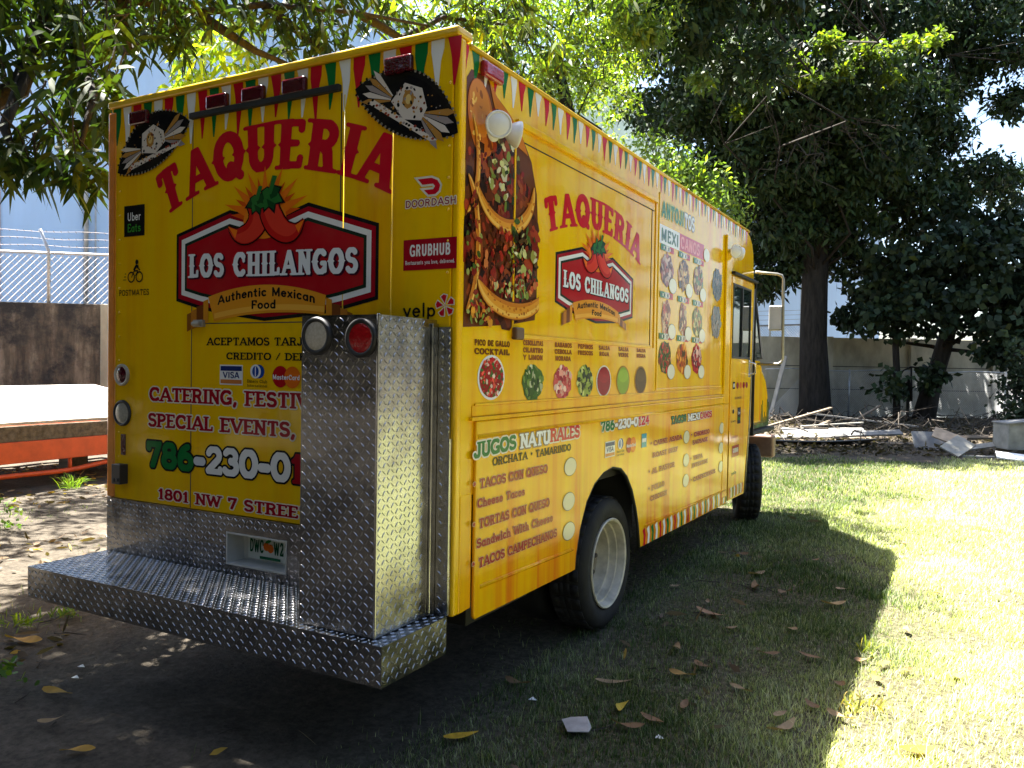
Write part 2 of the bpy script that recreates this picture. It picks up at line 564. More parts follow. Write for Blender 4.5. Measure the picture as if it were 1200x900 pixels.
G('t', .34, [([(.14, .88), (.14, .15)] + _a(.26, .15, .12, .15, 180, 280, 6), .85), ([(0, .62), (.31, .62)], .7)])
G('u', .50, [([(.05, .62), (.05, .22)] + _a(.25, .22, .20, .22, 180, 360, 10) + [(.45, .22)], .88), ([(.45, .62), (.45, 0)], .9)])
G('v', .48, [([(.02, .62), (.24, 0)], .9), ([(.46, .62), (.24, 0)], .75)])
G('w', .74, [([(.02, .62), (.19, 0)], .9), ([(.19, 0), (.37, .58)], .75), ([(.37, .58), (.55, 0)], .9), ([(.55, 0), (.72, .62)], .75)])
G('x', .46, [([(.02, .62), (.44, 0)], .9), ([(.02, 0), (.44, .62)], .75)])
G('y', .48, [([(.02, .62), (.25, .02)], .9), ([(.46, .62), (.18, -.26), (.04, -.28)], .75)])
LOWSERIF = {'h': [(.06, 0), (.45, 0)], 'n': [(.06, 0), (.45, 0)], 'i': [(.07, 0)], 'l': [(.07, 0)], 'r': [(.06, 0)],
            'm': [(.06, 0), (.4, 0), (.74, 0)], 'k': [(.06, 0)], 'd': [(.48, 0)], 'a': [(.48, 0)], 'u': [(.47, 0)], 't': []}

# style: stroke width, x scale, serif half length, serif width, spur length, minimal contrast
STY = {
    'west': dict(w=.235, xs=.72, sh=.165, sw=.085, sp=.175, con=1.0, gap=.10),
    'coop': dict(w=.205, xs=1.0, sh=.15, sw=.11, sp=0, con=.95, gap=.07),
    'coopb': dict(w=.235, xs=1.0, sh=.17, sw=.12, sp=0, con=.9, gap=.05),
    'slab': dict(w=.175, xs=.95, sh=.14, sw=.07, sp=0, con=1.0, gap=.10),
    'fat': dict(w=.27, xs=1.08, sh=.17, sw=.13, sp=0, con=1.0, gap=.02),
    'sans': dict(w=.15, xs=1.0, sh=0, sw=0, sp=0, con=0, gap=.10),
    'sansb': dict(w=.20, xs=.92, sh=0, sw=0, sp=0, con=0, gap=.08),
    'cond': dict(w=.19, xs=.72, sh=0, sw=0, sp=0, con=0, gap=.10),
    'wide': dict(w=.165, xs=1.12, sh=0, sw=0, sp=0, con=0, gap=.16),
}


def contours(F, x0, y0, h):
    """closed outlines of F > 0 on a regular grid"""
    ny, nx = F.shape
    B = F > 0
    nxt = {}
    def ph(i, j):
        t = F[j, i] / (F[j, i] - F[j, i + 1])
        return ('h', i, j), (x0 + (i + t) * h, y0 + j * h)
    def pv(i, j):
        t = F[j, i] / (F[j, i] - F[j + 1, i])
        return ('v', i, j), (x0 + i * h, y0 + (j + t) * h)
    code = B[:-1, :-1] * 1 + B[:-1, 1:] * 2 + B[1:, 1:] * 4 + B[1:, :-1] * 8
    pos = {}
    TB = {1: 'LB', 2: 'BR', 3: 'LR', 4: 'RT', 6: 'BT', 7: 'LT', 8: 'TL', 9: 'TB', 11: 'TR', 12: 'RL', 13: 'RB', 14: 'BL',
          5: 'LBRT', 10: 'BRTL'}
    for j, i in zip(*np.nonzero((code > 0) & (code < 15))):
        i, j = int(i), int(j)
        E = {'B': lambda: ph(i, j), 'T': lambda: ph(i, j + 1), 'L': lambda: pv(i, j), 'R': lambda: pv(i + 1, j)}
        s = TB[int(code[j, i])]
        for k in range(0, len(s), 2):
            ka, pa = E[s[k]]()
            kb, pb = E[s[k + 1]]()
            pos[ka], pos[kb] = pa, pb
            nxt[ka] = kb
    loops = []
    while nxt:
        k0 = next(iter(nxt))
        k, lp = k0, []
        while k in nxt:
            lp.append(pos[k])
            k = nxt.pop(k)
        if len(lp) > 3:
            loops.append(lp)
    return loops


def simplify(lp, eps):
    P = np.array(lp)
    n = len(P)
    if n < 8:
        return [tuple(q) for q in P]
    def rdp(a, b):
        if b - a < 2:
            return []
        d = P[b % n] - P[a]
        q = P[a + 1:b] - P[a]
        L = math.hypot(*d)
        dist = np.abs(q[:, 0] * d[1] - q[:, 1] * d[0]) / L if L > 1e-9 else np.hypot(q[:, 0], q[:, 1])
        k = int(dist.argmax())
        if dist[k] < eps:
            return []
        k += a + 1
        return rdp(a, k) + [k] + rdp(k, b)
    far = int(np.hypot(*(P - P[0]).T).argmax())
    keep = [0] + rdp(0, far) + [far] + rdp(far, n)
    return [tuple(P[k]) for k in keep]


def seg_dist(X, Y, p, q):
    d = (q[0] - p[0], q[1] - p[1])
    L = d[0] ** 2 + d[1] ** 2 + 1e-12
    t = np.clip(((X - p[0]) * d[0] + (Y - p[1]) * d[1]) / L, 0, 1)
    return np.hypot(X - p[0] - t * d[0], Y - p[1] - t * d[1])


_cache = {}


def glyph(ch, style, grow=0.0):
    key = (ch, style, round(grow, 3))
    if key in _cache:
        return _cache[key]
    S = STY[style]
    w, strokes, serifs, spurs = GL[ch]
    if ch.islower() and S['sh']:
        serifs = LOWSERIF.get(ch, [])
    xs = S['xs']
    a = S['w'] * .36
    h = 0.022
    pad = .28 + grow
    nx, ny = int((w * xs + 2 * pad) / h) + 2, int((1.0 + 2 * pad + .1) / h) + 2
    x0, y0 = -pad, -pad - .1
    X, Y = np.meshgrid(x0 + h * np.arange(nx), y0 + h * np.arange(ny))
    my = lambda y: a + y * (1 - 2 * a)
    F = np.full(X.shape, -9.0)
    for pts, k in strokes:
        kk = 1 - (1 - k) * (1 if S['con'] else .35)
        q = [(x * xs, my(y)) for x, y in pts]
        for p1, p2 in zip(q[:-1], q[1:]):
            F = np.maximum(F, S['w'] * kk / 2 - seg_dist(X, Y, p1, p2))
    if S['sh']:
        for x, y in serifs:
            yy = S['sw'] / 2 if y < .5 else 1 - S['sw'] / 2
            F = np.maximum(F, S['sw'] / 2 - seg_dist(X, Y, (x * xs - S['sh'], yy), (x * xs + S['sh'], yy)))
    if S['sp']:
        for x, y in spurs:
            F = np.maximum(F, .30 * (S['sp'] - np.abs(X - x * xs) - 1.1 * np.abs(Y - .5)))
    if not (ch.islower() or ch in ',Q'):
        F = np.minimum(F, np.minimum(Y, 1 - Y))
    loops = [simplify(lp, .006) for lp in contours(F + grow, x0, y0, h)]
    _cache[key] = (w * xs, loops)
    return _cache[key]


def text_width(s, style):
    S = STY[style]
    return sum(GL[c][0] * S['xs'] + S['w'] * .7 + S['gap'] for c in s)


TW = 2.25                    # width of the truck: the right hand side is the plane x = TW
LAYER = 0.0007


class Decal:
    """printed vinyl: flat coloured shapes on the rear (u = x, v = z) or the right side (u = y, v = z)"""
    def __init__(self, surf, base=0.0):
        self.s, self.b = surf, base
        self.v, self.f, self.c = [], [], []
        self.k = 0
        self.M = lambda u, v: (u, v)

    def put(self, u, v, l):
        u, v = self.M(u, v)
        d = self.b + 0.0012 + l * LAYER
        return (u, -d, v) if self.s == 'rear' else (TW + d, u, v)

    def poly(self, loops, col, l=0):
        if not isinstance(loops[0][0], (tuple, list, np.ndarray)):
            loops = [loops]
        flat = [p for lp in loops for p in lp]
        tris = tessellate_polygon([[Vector((p[0], p[1], 0)) for p in lp] for lp in loops])
        n = len(self.v)
        self.k += 1
        l = l + .012 * self.k
        self.v += [self.put(p[0], p[1], l) for p in flat]
        self.c += [col[:3]] * len(flat)
        for t in tris:
            A, B, C = (flat[i] for i in t)
            if (B[0] - A[0]) * (C[1] - A[1]) - (B[1] - A[1]) * (C[0] - A[0]) < 0:
                t = (t[0], t[2], t[1])
            self.f.append(tuple(n + i for i in t))
        return self

    def rect(self, u0, u1, v0, v1, col, l=0):
        return self.poly([(u0, v0), (u1, v0), (u1, v1), (u0, v1)], col, l)

    def ell(self, cu, cv, ru, rv, col, l=0, n=28, rot=0.0, wob=0.0):
        c, s = math.cos(rot), math.sin(rot)
        pts = []
        for k in range(n):
            a = 2 * math.pi * k / n
            q = 1 + (RND.uniform(-wob, wob) if wob else 0)
            x, y = ru * q * math.cos(a), rv * q * math.sin(a)
            pts.append((cu + c * x - s * y, cv + s * x + c * y))
        return self.poly(pts, col, l)

    def text(self, s, style, u0, u1, v, h, col, l=1, grow=0.0, warp=None, shear=0.0, cols=None, shift=(0, 0)):
        """s from u0 to u1 on the baseline v, cap height h; warp(t, k) -> (u, v) bends it; cols: colour per letter"""
        S = STY[style]
        W_ = text_width(s, style)
        x = 0.0
        i = 0
        for ch in s:
            w, loops = glyph(ch, style, grow)
            cc = cols[i] if cols else col
            i += 1
            if loops:
                L = []
                for lp in loops:
                    q = []
                    for px, py in lp:
                        t = (x + S['w'] * .35 + S['gap'] * .5 + px) / W_
                        if warp:
                            q.append(warp(t, py))
                        else:
                            q.append((u0 + (u1 - u0) * t + shift[0], v + py * h + shear * (u1 - u0) * t + shift[1]))
                    L.append(q)
                self.poly(L, cc, l)
            x += w + S['w'] * .7 + S['gap']
        return self

    def confetti(self, inside, box, n, pal, s0, s1, l0, l1):
        u0, u1, v0, v1 = box
        k = 0
        for _ in range(n * 4):
            u, v = RND.uniform(u0, u1), RND.uniform(v0, v1)
            if not inside(u, v):
                continue
            s = RND.uniform(s0, s1)
            c = RND.choice(pal)
            q = RND.uniform(.7, 1.25)
            a, ar = RND.uniform(0, 3.14), RND.uniform(.35, .9)
            m_ = RND.choice((5, 6, 7))
            pts = []
            for j in range(m_):
                b = 2 * math.pi * (j + RND.uniform(-.25, .25)) / m_
                x, y = s * math.cos(b), s * ar * math.sin(b)
                pts.append((u + x * math.cos(a) - y * math.sin(a), v + x * math.sin(a) + y * math.cos(a)))
            self.poly(pts, tuple(min(1, x * q) for x in c[:3]), l0 + (l1 - l0) * k / n)
            k += 1
            if k >= n:
                break
        return self

    def build(self, name, parent, origin):
        me = fast_mesh(name, np.array(self.v) - np.array(origin), [np.array(self.f, np.int32)], np.array(self.c, np.float32))
        return link(name, me, MAT['print'], parent)


def arc_warp(uc, vc, R, h, half, sx=1.0):
    """bend on a circle of radius R about (uc, vc): t 0..1 spans the angle -half..half"""
    def f(t, k):
        a = (t - .5) * 2 * half
        r = R + k * h
        return (uc + sx * r * math.sin(a), vc + r * math.cos(a))
    return f


C_RED = hexc(196, 22, 42)[:3]
C_DRED = hexc(158, 16, 34)[:3]
C_GREEN = hexc(20, 112, 54)[:3]
C_WHITE = (.80, .80, .80)
C_CREAM = (.78, .74, .62)
C_BLACK = (.012, .012, .012)
C_GOLD = hexc(214, 142, 40)[:3]
C_BROWN = hexc(120, 66, 30)[:3]
C_ORANGE = hexc(236, 120, 26)[:3]
C_YEL = hexc(240, 190, 20)[:3]


def inset(loop, d):
    """the outline moved inwards by d (mitred)"""
    P = [np.array(q, float) for q in loop]
    n = len(P)
    A = sum(P[i][0] * P[(i + 1) % n][1] - P[(i + 1) % n][0] * P[i][1] for i in range(n))
    sg = 1 if A > 0 else -1
    out = []
    for i in range(n):
        e1, e2 = P[i] - P[i - 1], P[(i + 1) % n] - P[i]
        n1, n2 = (np.array((-e[1], e[0])) / np.linalg.norm(e) * sg for e in (e1, e2))
        b = n1 + n2
        b /= max(.35, b @ b) / 2
        out.append(tuple(P[i] + b * d))
    return out


def restaurant_logo(D, l=0, small=False):
    """hexagonal board, ribbon, chillies and name; drawn in the rear's coordinates, D.M places it"""
    o = [(.542, 1.909), (.715, 1.866), (.87, 1.838), (1.165, 1.800), (1.50, 1.822), (1.633, 1.843), (1.846, 1.886), (1.846, 2.217),
         (1.438, 2.340), (1.19, 2.275), (.928, 2.345), (.542, 2.249)]
    D.poly(o, C_BLACK, l)
    D.poly(inset(o, .017), C_DRED, l + 1)
    D.poly(inset(o, .040), C_WHITE, l + 2)
    D.poly(inset(o, .066), (.012, .03, .02), l + 3)
    D.poly(inset(o, .082), hexc(172, 24, 34), l + 4)
    # ribbon with folded tails
    for sgn, xe, zt, zb in ((-1, .783, 1.924, 1.801), (1, 1.552, 1.912, 1.822)):
        for k, (w_, dz, c) in enumerate(((.035, .012, C_GOLD), (.05, .028, C_BROWN), (.04, .040, hexc(190, 120, 40)), (.03, .050, hexc(140, 86, 30)))):
            x1 = xe + sgn * sum((.035, .05, .04, .03)[:k])
            x2 = x1 + sgn * w_
            q = [(x1, zb - dz + .012), (x2, zb - dz), (x2, zt - dz * 1.7), (x1, zt - dz * 1.7 + .01)]
            D.poly(q if sgn > 0 else q[::-1], c, l + 5 + k * .1)
    top = [(.783 + t * .769, 1.924 - .012 * t + .217 * (t * (1 - t))) for t in np.linspace(0, 1, 17)]
    bot = [(.827 + t * .716, 1.803 + .02 * t + .10 * (t * (1 - t))) for t in np.linspace(0, 1, 17)]
    D.poly(bot + top[::-1], hexc(226, 150, 40), l + 6)
    D.poly([(x, z + .012) for x, z in bot] + [(x, z + .038) for x, z in bot[::-1]], hexc(240, 176, 66), l + 6.3)
    def rw(t, k):
        return (.850 + .64 * t, 1.881 - .005 * t + .155 * t * (1 - t) + k * .043)
    D.text('Authentic Mexican', 'sansb', 0, 0, 0, 0, C_BLACK, l + 7, warp=rw)
    D.text('Food', 'sansb', 1.08, 1.245, 1.858, .042, C_BLACK, l + 7)
    # name with its dark drop shadow
    def nw(dx, dz):
        def f(t, k):
            return (.640 + 1.10 * t + dx, 2.023 - .020 * t + dz + k * (.120 - .004 * t))
        return f
    D.text('LOS CHILANGOS', 'west', 0, 0, 0, 0, (.05, .006, .02), l + 7, warp=nw(.010, -.006), grow=.02)
    D.text('LOS CHILANGOS', 'west', 0, 0, 0, 0, (.78, .80, .84), l + 8, warp=nw(0, 0))
    # burst of flames behind the chillies
    for k in range(15):
        a = math.radians(8 + k * 11.7)
        r = .20 + .05 * (k % 2)
        cx, cz = 1.165, 2.29
        p = (cx + 1.15 * r * math.cos(a), cz + .98 * r * math.sin(a))
        s = (.022 * math.sin(a), -.022 * math.cos(a))
        q = [(cx + s[0] * 2, cz + s[1] * 2), (cx - s[0] * 2, cz - s[1] * 2), p]
        D.poly(q, C_ORANGE if k % 2 else hexc(214, 84, 20), l + 6 + .05 * (k % 2))
    D.ell(1.165, 2.28, .14, .09, hexc(232, 132, 36), l + 6.4)
    def chilli(flip, l2):
        ctr = [(1.11, 2.372), (1.135, 2.32), (1.12, 2.262), (1.06, 2.215), (.98, 2.215), (.925, 2.262)]
        if flip:
            ctr = [(1.185, 2.385), (1.20, 2.31), (1.245, 2.245), (1.31, 2.205), (1.375, 2.215), (1.418, 2.262)]
        P = np.array(ctr)
        tt = np.linspace(0, len(P) - 1, 22)
        Q = np.array([[np.interp(t, range(len(P)), P[:, j]) for j in (0, 1)] for t in tt])
        for _ in range(3):
            Q[1:-1] = (Q[:-2] + 2 * Q[1:-1] + Q[2:]) / 4
        d = np.gradient(Q, axis=0)
        nn = np.stack([-d[:, 1], d[:, 0]], 1) / np.hypot(*d.T)[:, None]
        for g_, c, ll in ((.008, (.02, .005, .005), 0), (0, hexc(192, 34, 30), .3), (-.016, hexc(214, 60, 44), .5)):
            w_ = np.interp(np.linspace(0, 1, 22), [0, .35, .7, 1], [.062, .062, .042, .003]) + g_
            w_ = np.maximum(w_, .001)
            off = nn * (.012 if g_ < -.01 else 0)
            Lf, Rt = Q + nn * w_[:, None] + off, Q - nn * w_[:, None] + off
            D.poly([tuple(p) for p in Lf] + [tuple(p) for p in Rt[::-1]], c, l2 + ll)
        e = [tuple(Q[-5] + nn[-5] * .02), tuple(Q[-1]), tuple(Q[-5] - nn[-5] * .02)]
        D.poly(e, C_ORANGE, l2 + .6)
    chilli(False, l + 9)
    chilli(True, l + 10)
    g1, g2 = hexc(44, 110, 50), hexc(26, 70, 36)
    for (cx, cz, sz) in ((1.115, 2.372, .8), (1.20, 2.395, 1.0)):
        for ang, ln, c in ((200, .085, g2), (245, .075, g1), (290, .08, g2), (335, .09, g1), (160, .05, g1), (20, .07, g2)):
            a = math.radians(ang)
            d = np.array((math.cos(a), math.sin(a)))
            nn = np.array((-d[1], d[0]))
            b = np.array((cx, cz))
            for gr, cc, ll in ((1.25, C_BLACK, 0), (1, c, .2)):
                D.poly([tuple(b - nn * .024 * sz * gr), tuple(b + d * ln * .55 * sz - nn * .026 * sz * gr), tuple(b + d * ln * sz * gr * 1.0),
                        tuple(b + d * ln * .55 * sz + nn * .026 * sz * gr), tuple(b + nn * .024 * sz * gr)], cc, l + 11 + ll)
        D.poly([(cx - .014, cz), (cx + .012, cz), (cx + .048 * sz, cz + .082 * sz), (cx + .018 * sz, cz + .088 * sz)], g1, l + 11.5)
    return D


def fringe(D, u0, u1, ztop, length, first=0, pitch=.0833, l=0):
    k = first
    u = u0
    while u < u1:
        c = (C_GREEN, C_WHITE, C_RED)[k % 3]
        ln = length * RND.uniform(.82, 1.12)
        b = RND.uniform(-.006, .010)
        w_ = pitch * .40
        D.poly([(u - w_, ztop), (u - w_ * .86 + b, ztop - ln * .22), (u - w_ * .60 + b, ztop - ln * .45), (u - w_ * .16, ztop - ln),
                (u + w_ * .10, ztop - ln), (u + w_ * .62 + b, ztop - ln * .42), (u + w_ * .95, ztop - ln * .18), (u + w_, ztop)], c, l)
        u += pitch
        k += 1
    return D


def sombrero(D, top_l, tip_l, tip_r, l=0):
    """black embroidered hat; given left tip, right tip and height of the crown"""
    A, B = np.array(tip_l), np.array(tip_r)
    d = B - A
    L = np.linalg.norm(d)
    e = d / L
    n = np.array((-e[1], e[0]))
    def P(t, k):
        q = A + e * t * L + n * k * L
        return (q[0], q[1])
    up = [(t, top_l * math.sin(math.pi * t) ** .75) for t in np.linspace(0, 1, 25)]
    lo = [(t, -.17 * math.sin(math.pi * t) ** .8) for t in np.linspace(1, 0, 25)]
    D.poly([P(*q) for q in lo + up[::1]][::1], C_BLACK, l)
    for seq in (up[1:-1], lo[1:-1]):      # rope edge
        for (t, k) in seq:
            for o_ in (-.012, .012):
                D.ell(*P(t + o_, k * .985), .0065, .0065, (.015, .012, .01) if o_ < 0 else (.25, .22, .17), l + .3, n=6)
    # inner brim shade, crown and embroidery
    D.poly([P(t, .86 * k) for t, k in lo] + [P(t, .84 * k) for t, k in up], (.008, .008, .010), l + .6)
    def fan(c, a0, a1, r, cols, m_):
        for k in range(m_):
            b0, b1 = (math.radians(a0 + (a1 - a0) * q / m_) for q in (k + .08, k + .92))
            D.poly([P(c[0] + .05 * math.cos(b0), c[1] + .05 * math.sin(b0)), P(c[0] + r * .8 * math.cos(b0), c[1] + r * .8 * math.sin(b0)),
                    P(c[0] + r * math.cos((b0 + b1) / 2), c[1] + r * math.sin((b0 + b1) / 2)), P(c[0] + r * .8 * math.cos(b1), c[1] + r * .8 * math.sin(b1)),
                    P(c[0] + .05 * math.cos(b1), c[1] + .05 * math.sin(b1))], cols[k % len(cols)], l + 1 + .05 * k)
    gold, pale, grey = hexc(176, 128, 62), hexc(214, 204, 196), hexc(150, 140, 140)
    fan((.40, .04), 150, 205, .32, (pale, gold, grey), 5)
    fan((.62, .02), -40, 25, .32, (grey, gold, pale), 5)
    D.poly([P(.16, -.055), P(.80, -.125), P(.86, -.10), P(.20, -.015)], pale, l + 1.6)
    for k in range(26):
        t = .17 + .026 * k
        D.ell(*P(t, -.035 - .07 * (t - .16) / .66 + RND.uniform(-.02, .02)), .008, .006, RND.choice((gold, hexc(150, 60, 40), C_BLACK, grey)), l + 1.9, n=6)
    D.poly([P(.36, .02), P(.42, .175), P(.58, .185), P(.68, .075), P(.67, -.02), P(.52, -.06)], pale, l + 2)
    D.ell(*P(.50, .08), .05 * L, .065 * L, gold, l + 2.3, n=14)
    D.ell(*P(.50, .08), .026 * L, .036 * L, hexc(220, 190, 120), l + 2.5, n=12)
    for k in range(30):
        D.ell(*P(RND.uniform(.38, .66), RND.uniform(-.03, .16)), RND.uniform(.004, .011), RND.uniform(.003, .008),
              RND.choice((C_BLACK, hexc(120, 60, 40), gold, grey)), l + 2.7 + .01 * k, n=6, rot=RND.uniform(0, 3))
    for k in range(40):
        t = RND.uniform(.14, .86)
        D.ell(*P(t, RND.uniform(-.10, .2) * math.sin(math.pi * t)), .004, .003, RND.choice((grey, gold)), l + .9 + .003 * k, n=5)
    return D
# ------------------------------------------------------------------ the food truck
TO = (1.1, 2.6, 0.0)
MAT['disc'] = simple('dirty_wheel_disc', (.30, .26, .21), .6, var=.4, scale=9)
MAT['rustbumper'] = simple('brown_bumper_steel', (.20, .13, .10), .45, metal=.5, var=.4, scale=6)
truck = thing('food_truck', 'yellow step van food truck covered in printed signs, diamond plate step at its back', 'food truck', TO)


def tp(mb, name, mats, parent=truck, **kw):
    mb.o = np.array(TO, float)
    return mb.build(name, mats, parent, **kw)


# body shell: side outline run across the width, cut for nothing; skirts below it carry the wheel arches
prof = [(.03, .88), (.03, 2.93), (.06, 2.962), (4.95, 2.962), (5.10, 2.945), (5.22, 2.91), (5.31, 2.85), (5.37, 2.77),
        (5.42, 2.52), (5.44, 2.46), (5.44, 1.05), (2.30, 1.05), (.03, 1.05)]
prof = prof[:-1] + [(.03, 1.05)]
body_prof = [(.03, 1.05)] + prof[1:-1]
mb = MB().prism(body_prof, 0, .012, TW)
body = tp(mb, 'body', MAT['wrap'])
bm = bmesh.new()
bm.from_mesh(body.data)
ed = []
for e in bm.edges:
    a, b = (v.co for v in e.verts)
    zz = min(a.z, b.z)
    if abs(a.x - b.x) < 1e-4 and zz > 2.3 and len(e.link_faces) == 2 and e.calc_face_angle(0) > 1.0:
        ed.append(e)
bmesh.ops.bevel(bm, geom=ed, offset=.045, segments=4, affect='EDGES', profile=.5)
bm.to_mesh(body.data)
bm.free()
smooth_by_angle(body, 40)

# rear wall, a little proud, its edge post and the roof cornice
mb = MB().box(0.012, TW - .03, 0, .04, .852, 2.955)
rear_wall = tp(mb, 'rear_wall', MAT['wraprear'], bevel=.004)
mb = MB().box(TW - .03, TW + .004, .002, .05, .555, 2.95)
tp(mb, 'corner_post', MAT['wraprear'], bevel=.012, segs=3)
mb = MB().box(-.012, .055, -.006, .06, .852, 2.94)
tp(mb, 'edge_trim', MAT['orange_trim'], bevel=.012, segs=3)
mb = MB().box(0.0, TW + .002, -.018, .10, 2.956, 2.992)
tp(mb, 'roof_cornice', MAT['trim'], bevel=.010, segs=3)

# doorway in the rear wall: drip rail over it, seams, latch
mb = MB().box(.655, 1.628, -.026, .0, 2.816, 2.846)
tp(mb, 'drip_rail', MAT['drip'], bevel=.004)
mb = MB()
for q in ((1.624, 1.630, .856, 2.81), (.655, .660, .856, 2.81), (.66, 1.624, 1.790, 1.795)):
    mb = MB().box(q[0], q[1], -.0012, .0, q[2], q[3])
    tp(mb, 'door_seam', MAT['black'])
mb = MB()
mb.tube([(1.646, .001, .87), (1.646, .001, 2.80)], .0045, 8)
tp(mb, 'door_hinge', MAT['trim'], smooth=True)
mb = MB()
mb.tube([(1.915, .002, .87), (1.915, .002, 2.9)], .0045, 8)
tp(mb, 'panel_batten', MAT['trim'], smooth=True)
mb = MB().box(.69, .76, -.022, 0, 1.775, 1.81)
mb.tube([(.70, -.03, 1.79), (.75, -.03, 1.79)], .012, 8)
tp(mb, 'door_latch', MAT['steeltube'], bevel=.003)
proto = None
for zz in np.arange(.95, 2.9, .13):
    for xx in (.085, 2.205):
        if proto is None:
            mb = MB().lathe([(.0065, 0), (.005, .003), (0, .0045)], (xx, 0.0, zz), (0, -1, 0), 8)
            proto = tp(mb, 'rivet', MAT['trim'], smooth=True)
            p0 = (xx, zz)
        else:
            r = proto.copy()
            COL.objects.link(r)
            r.parent = truck
            r.location = (xx - p0[0], 0, zz - p0[1])

# marker lamps on the header and on the side
for xx in (.26, .85, 1.095, 1.357, 1.952):
    mb = MB().box(xx - .072, xx + .072, -.030, 0, 2.842, 2.912)
    tp(mb, 'marker_lamp', MAT['darkredlens'], bevel=.010, segs=3)
mb = MB().box(TW, TW + .035, .150, .315, 2.838, 2.905)
tp(mb, 'marker_lamp', MAT['redlens'], bevel=.014, segs=3)

# lamps at the left edge of the rear wall
def round_lamp(x, y, z, r, glass, bezel, rx=1.0, parent=truck, name='tail_lamp', dome=.008, ring=.013):
    mb = MB()
    mb.lathe([(r + ring, 0), (r + ring, .008), (r + ring * .6, .014), (r, .012), (r - .004, .004)], (x, y, z), (0, -1, 0), 40)
    lamp = tp(mb, name, bezel, parent, smooth=True)
    mb = MB()
    mb.lathe([(r, .006)] + [(r * math.cos(a), .006 + dome * math.sin(a)) for a in np.linspace(0.1, math.pi / 2 - .01, 8)] + [(0, .006 + dome)],
             (x, y, z), (0, -1, 0), 40)
    tp(mb, 'lens', glass, lamp, smooth=True)
    return lamp


l1 = round_lamp(.114, 0, 1.522, .046, MAT['darkredlens'], MAT['rim'])
l2 = round_lamp(.119, 0, 1.316, .057, MAT['greylens'], MAT['black'], name='reversing_lamp')
mb = MB().box(.108, .146, -.006, 0, 1.090, 1.203)
tp(mb, 'reflector', MAT['darkredlens'], bevel=.003)
mb = MB().box(.094, .165, -.05, 0, .937, 1.043)
mb.box(.105, .125, -.056, -.05, .95, .97)
mb.box(.132, .152, -.056, -.05, .95, .97)
tp(mb, 'plug_socket', MAT['black'], bevel=.006)


# white floodlight pairs: two round heads on a bracket
def floodlights(yc, zc, ya, yb):
    mb = MB()
    mb.lathe([(.05, 0), (.05, .012), (.02, .02), (.02, .05), (0, .05)], (TW, yc, zc), (1, 0, 0), 20)
    fl = tp(mb, 'floodlight', MAT['whiteplastic'], smooth=True)
    for yy, sg in ((ya, -1), (yb, 1)):
        ax = Vector((.62, sg * .62, -.12)).normalized()
        c = Vector((TW + .045, yc + sg * .045, zc))
        mb = MB()
        mb.tube([c - ax * .03, c + ax * .01], .022, 12)
        mb.lathe([(0, 0), (.024, 0), (.042, .018), (.058, .048), (.058, .058), (.052, .060), (.048, .055)], c + ax * .005, ax, 28)
        h = tp(mb, 'lamp_head', MAT['whiteplastic'], fl, smooth=True)
        mb = MB()
        mb.lathe([(.048, .055), (.036, .062), (.018, .066), (0, .067)], c + ax * .005, ax, 28)
        tp(mb, 'lens', MAT['clearlens'] if sg > 0 else MAT['whiteplastic'], h, smooth=True)


floodlights(.262, 2.635, .19, .33)
floodlights(4.39, 2.635, 4.3, 4.5)


# ---------------- tread plate: sheet plus raised lugs, all real
def lugs(mb, o, u, v, n, U, V, pitch=.0262, rot0=0, skip=None):
    """lens shaped lugs on the rectangle o + u*U + v*V, raised along n"""
    o, u, v, n = (np.array(q, float) for q in (o, u, v, n))
    nu, nv = max(1, int(U / pitch)), max(1, int(V / pitch))
    pu, pv = U / nu, V / nv
    lens_ = [(-1, 0), (-.6, -.62), (0, -1), (.6, -.62), (1, 0), (.6, .62), (0, 1), (-.6, .62)]
    for i in range(nu):
        for j in range(nv):
            cu, cv = (i + .5) * pu, (j + .5) * pv
            if skip and skip(cu, cv):
                continue
            a = math.radians(52 if (i + j) % 2 else -38)
            d, s = np.array((math.cos(a), math.sin(a))), np.array((-math.sin(a), math.cos(a)))
            base, topv = [], []
            for (p, q) in lens_:
                b = d * p * .0128 + s * q * .0034
                t = d * p * .0098 + s * q * .0015
                base.append(o + u * (cu + b[0]) + v * (cv + b[1]))
                topv.append(o + u * (cu + t[0]) + v * (cv + t[1]) + n * .0026)
            k = len(lens_)
            mb.add(base + topv, [(x, (x + 1) % k, k + (x + 1) % k, k + x) for x in range(k)] + [tuple(range(k, 2 * k))])


X, Y, Z = np.eye(3)
# lower rear sheet with the plate recess left open
bx0, bx1, bz0, bz1 = .936, 1.330, .612, .764
mb = MB()
mb.box(0.0, bx0, -.010, .03, .556, .8515)
mb.box(bx1, TW - .03, -.010, .03, .556, .8515)
mb.box(bx0, bx1, -.010, .03, .556, bz0)
mb.box(bx0, bx1, -.010, .03, bz1, .8515)
lugs(mb, (0, -.010, .562), X, Z, -Y, 2.2, .285, skip=lambda a, b: bx0 - .018 < a < bx1 + .018 and bz0 - .018 < b + .562 < bz1 + .018)
lower_sheet = tp(mb, 'tread_plate_panel', MAT['plate'])
mb = MB()
mb.box(bx0 - .004, bx0 + .004, -.013, .105, bz0 - .004, bz1 + .004)
mb.box(bx1 - .004, bx1 + .004, -.013, .105, bz0 - .004, bz1 + .004)
mb.box(bx0 + .004, bx1 - .004, -.0125, .105, bz0 - .004, bz0 + .004)
mb.box(bx0 + .004, bx1 - .004, -.0125, .105, bz1 - .004, bz1 + .004)
mb.box(bx0 + .004, bx1 - .004, .097, .1045, bz0 + .004, bz1 - .004)
plate_box = tp(mb, 'plate_recess', MAT['recess'])
mb = MB().box(.975, 1.285, .088, .096, .625, .758)
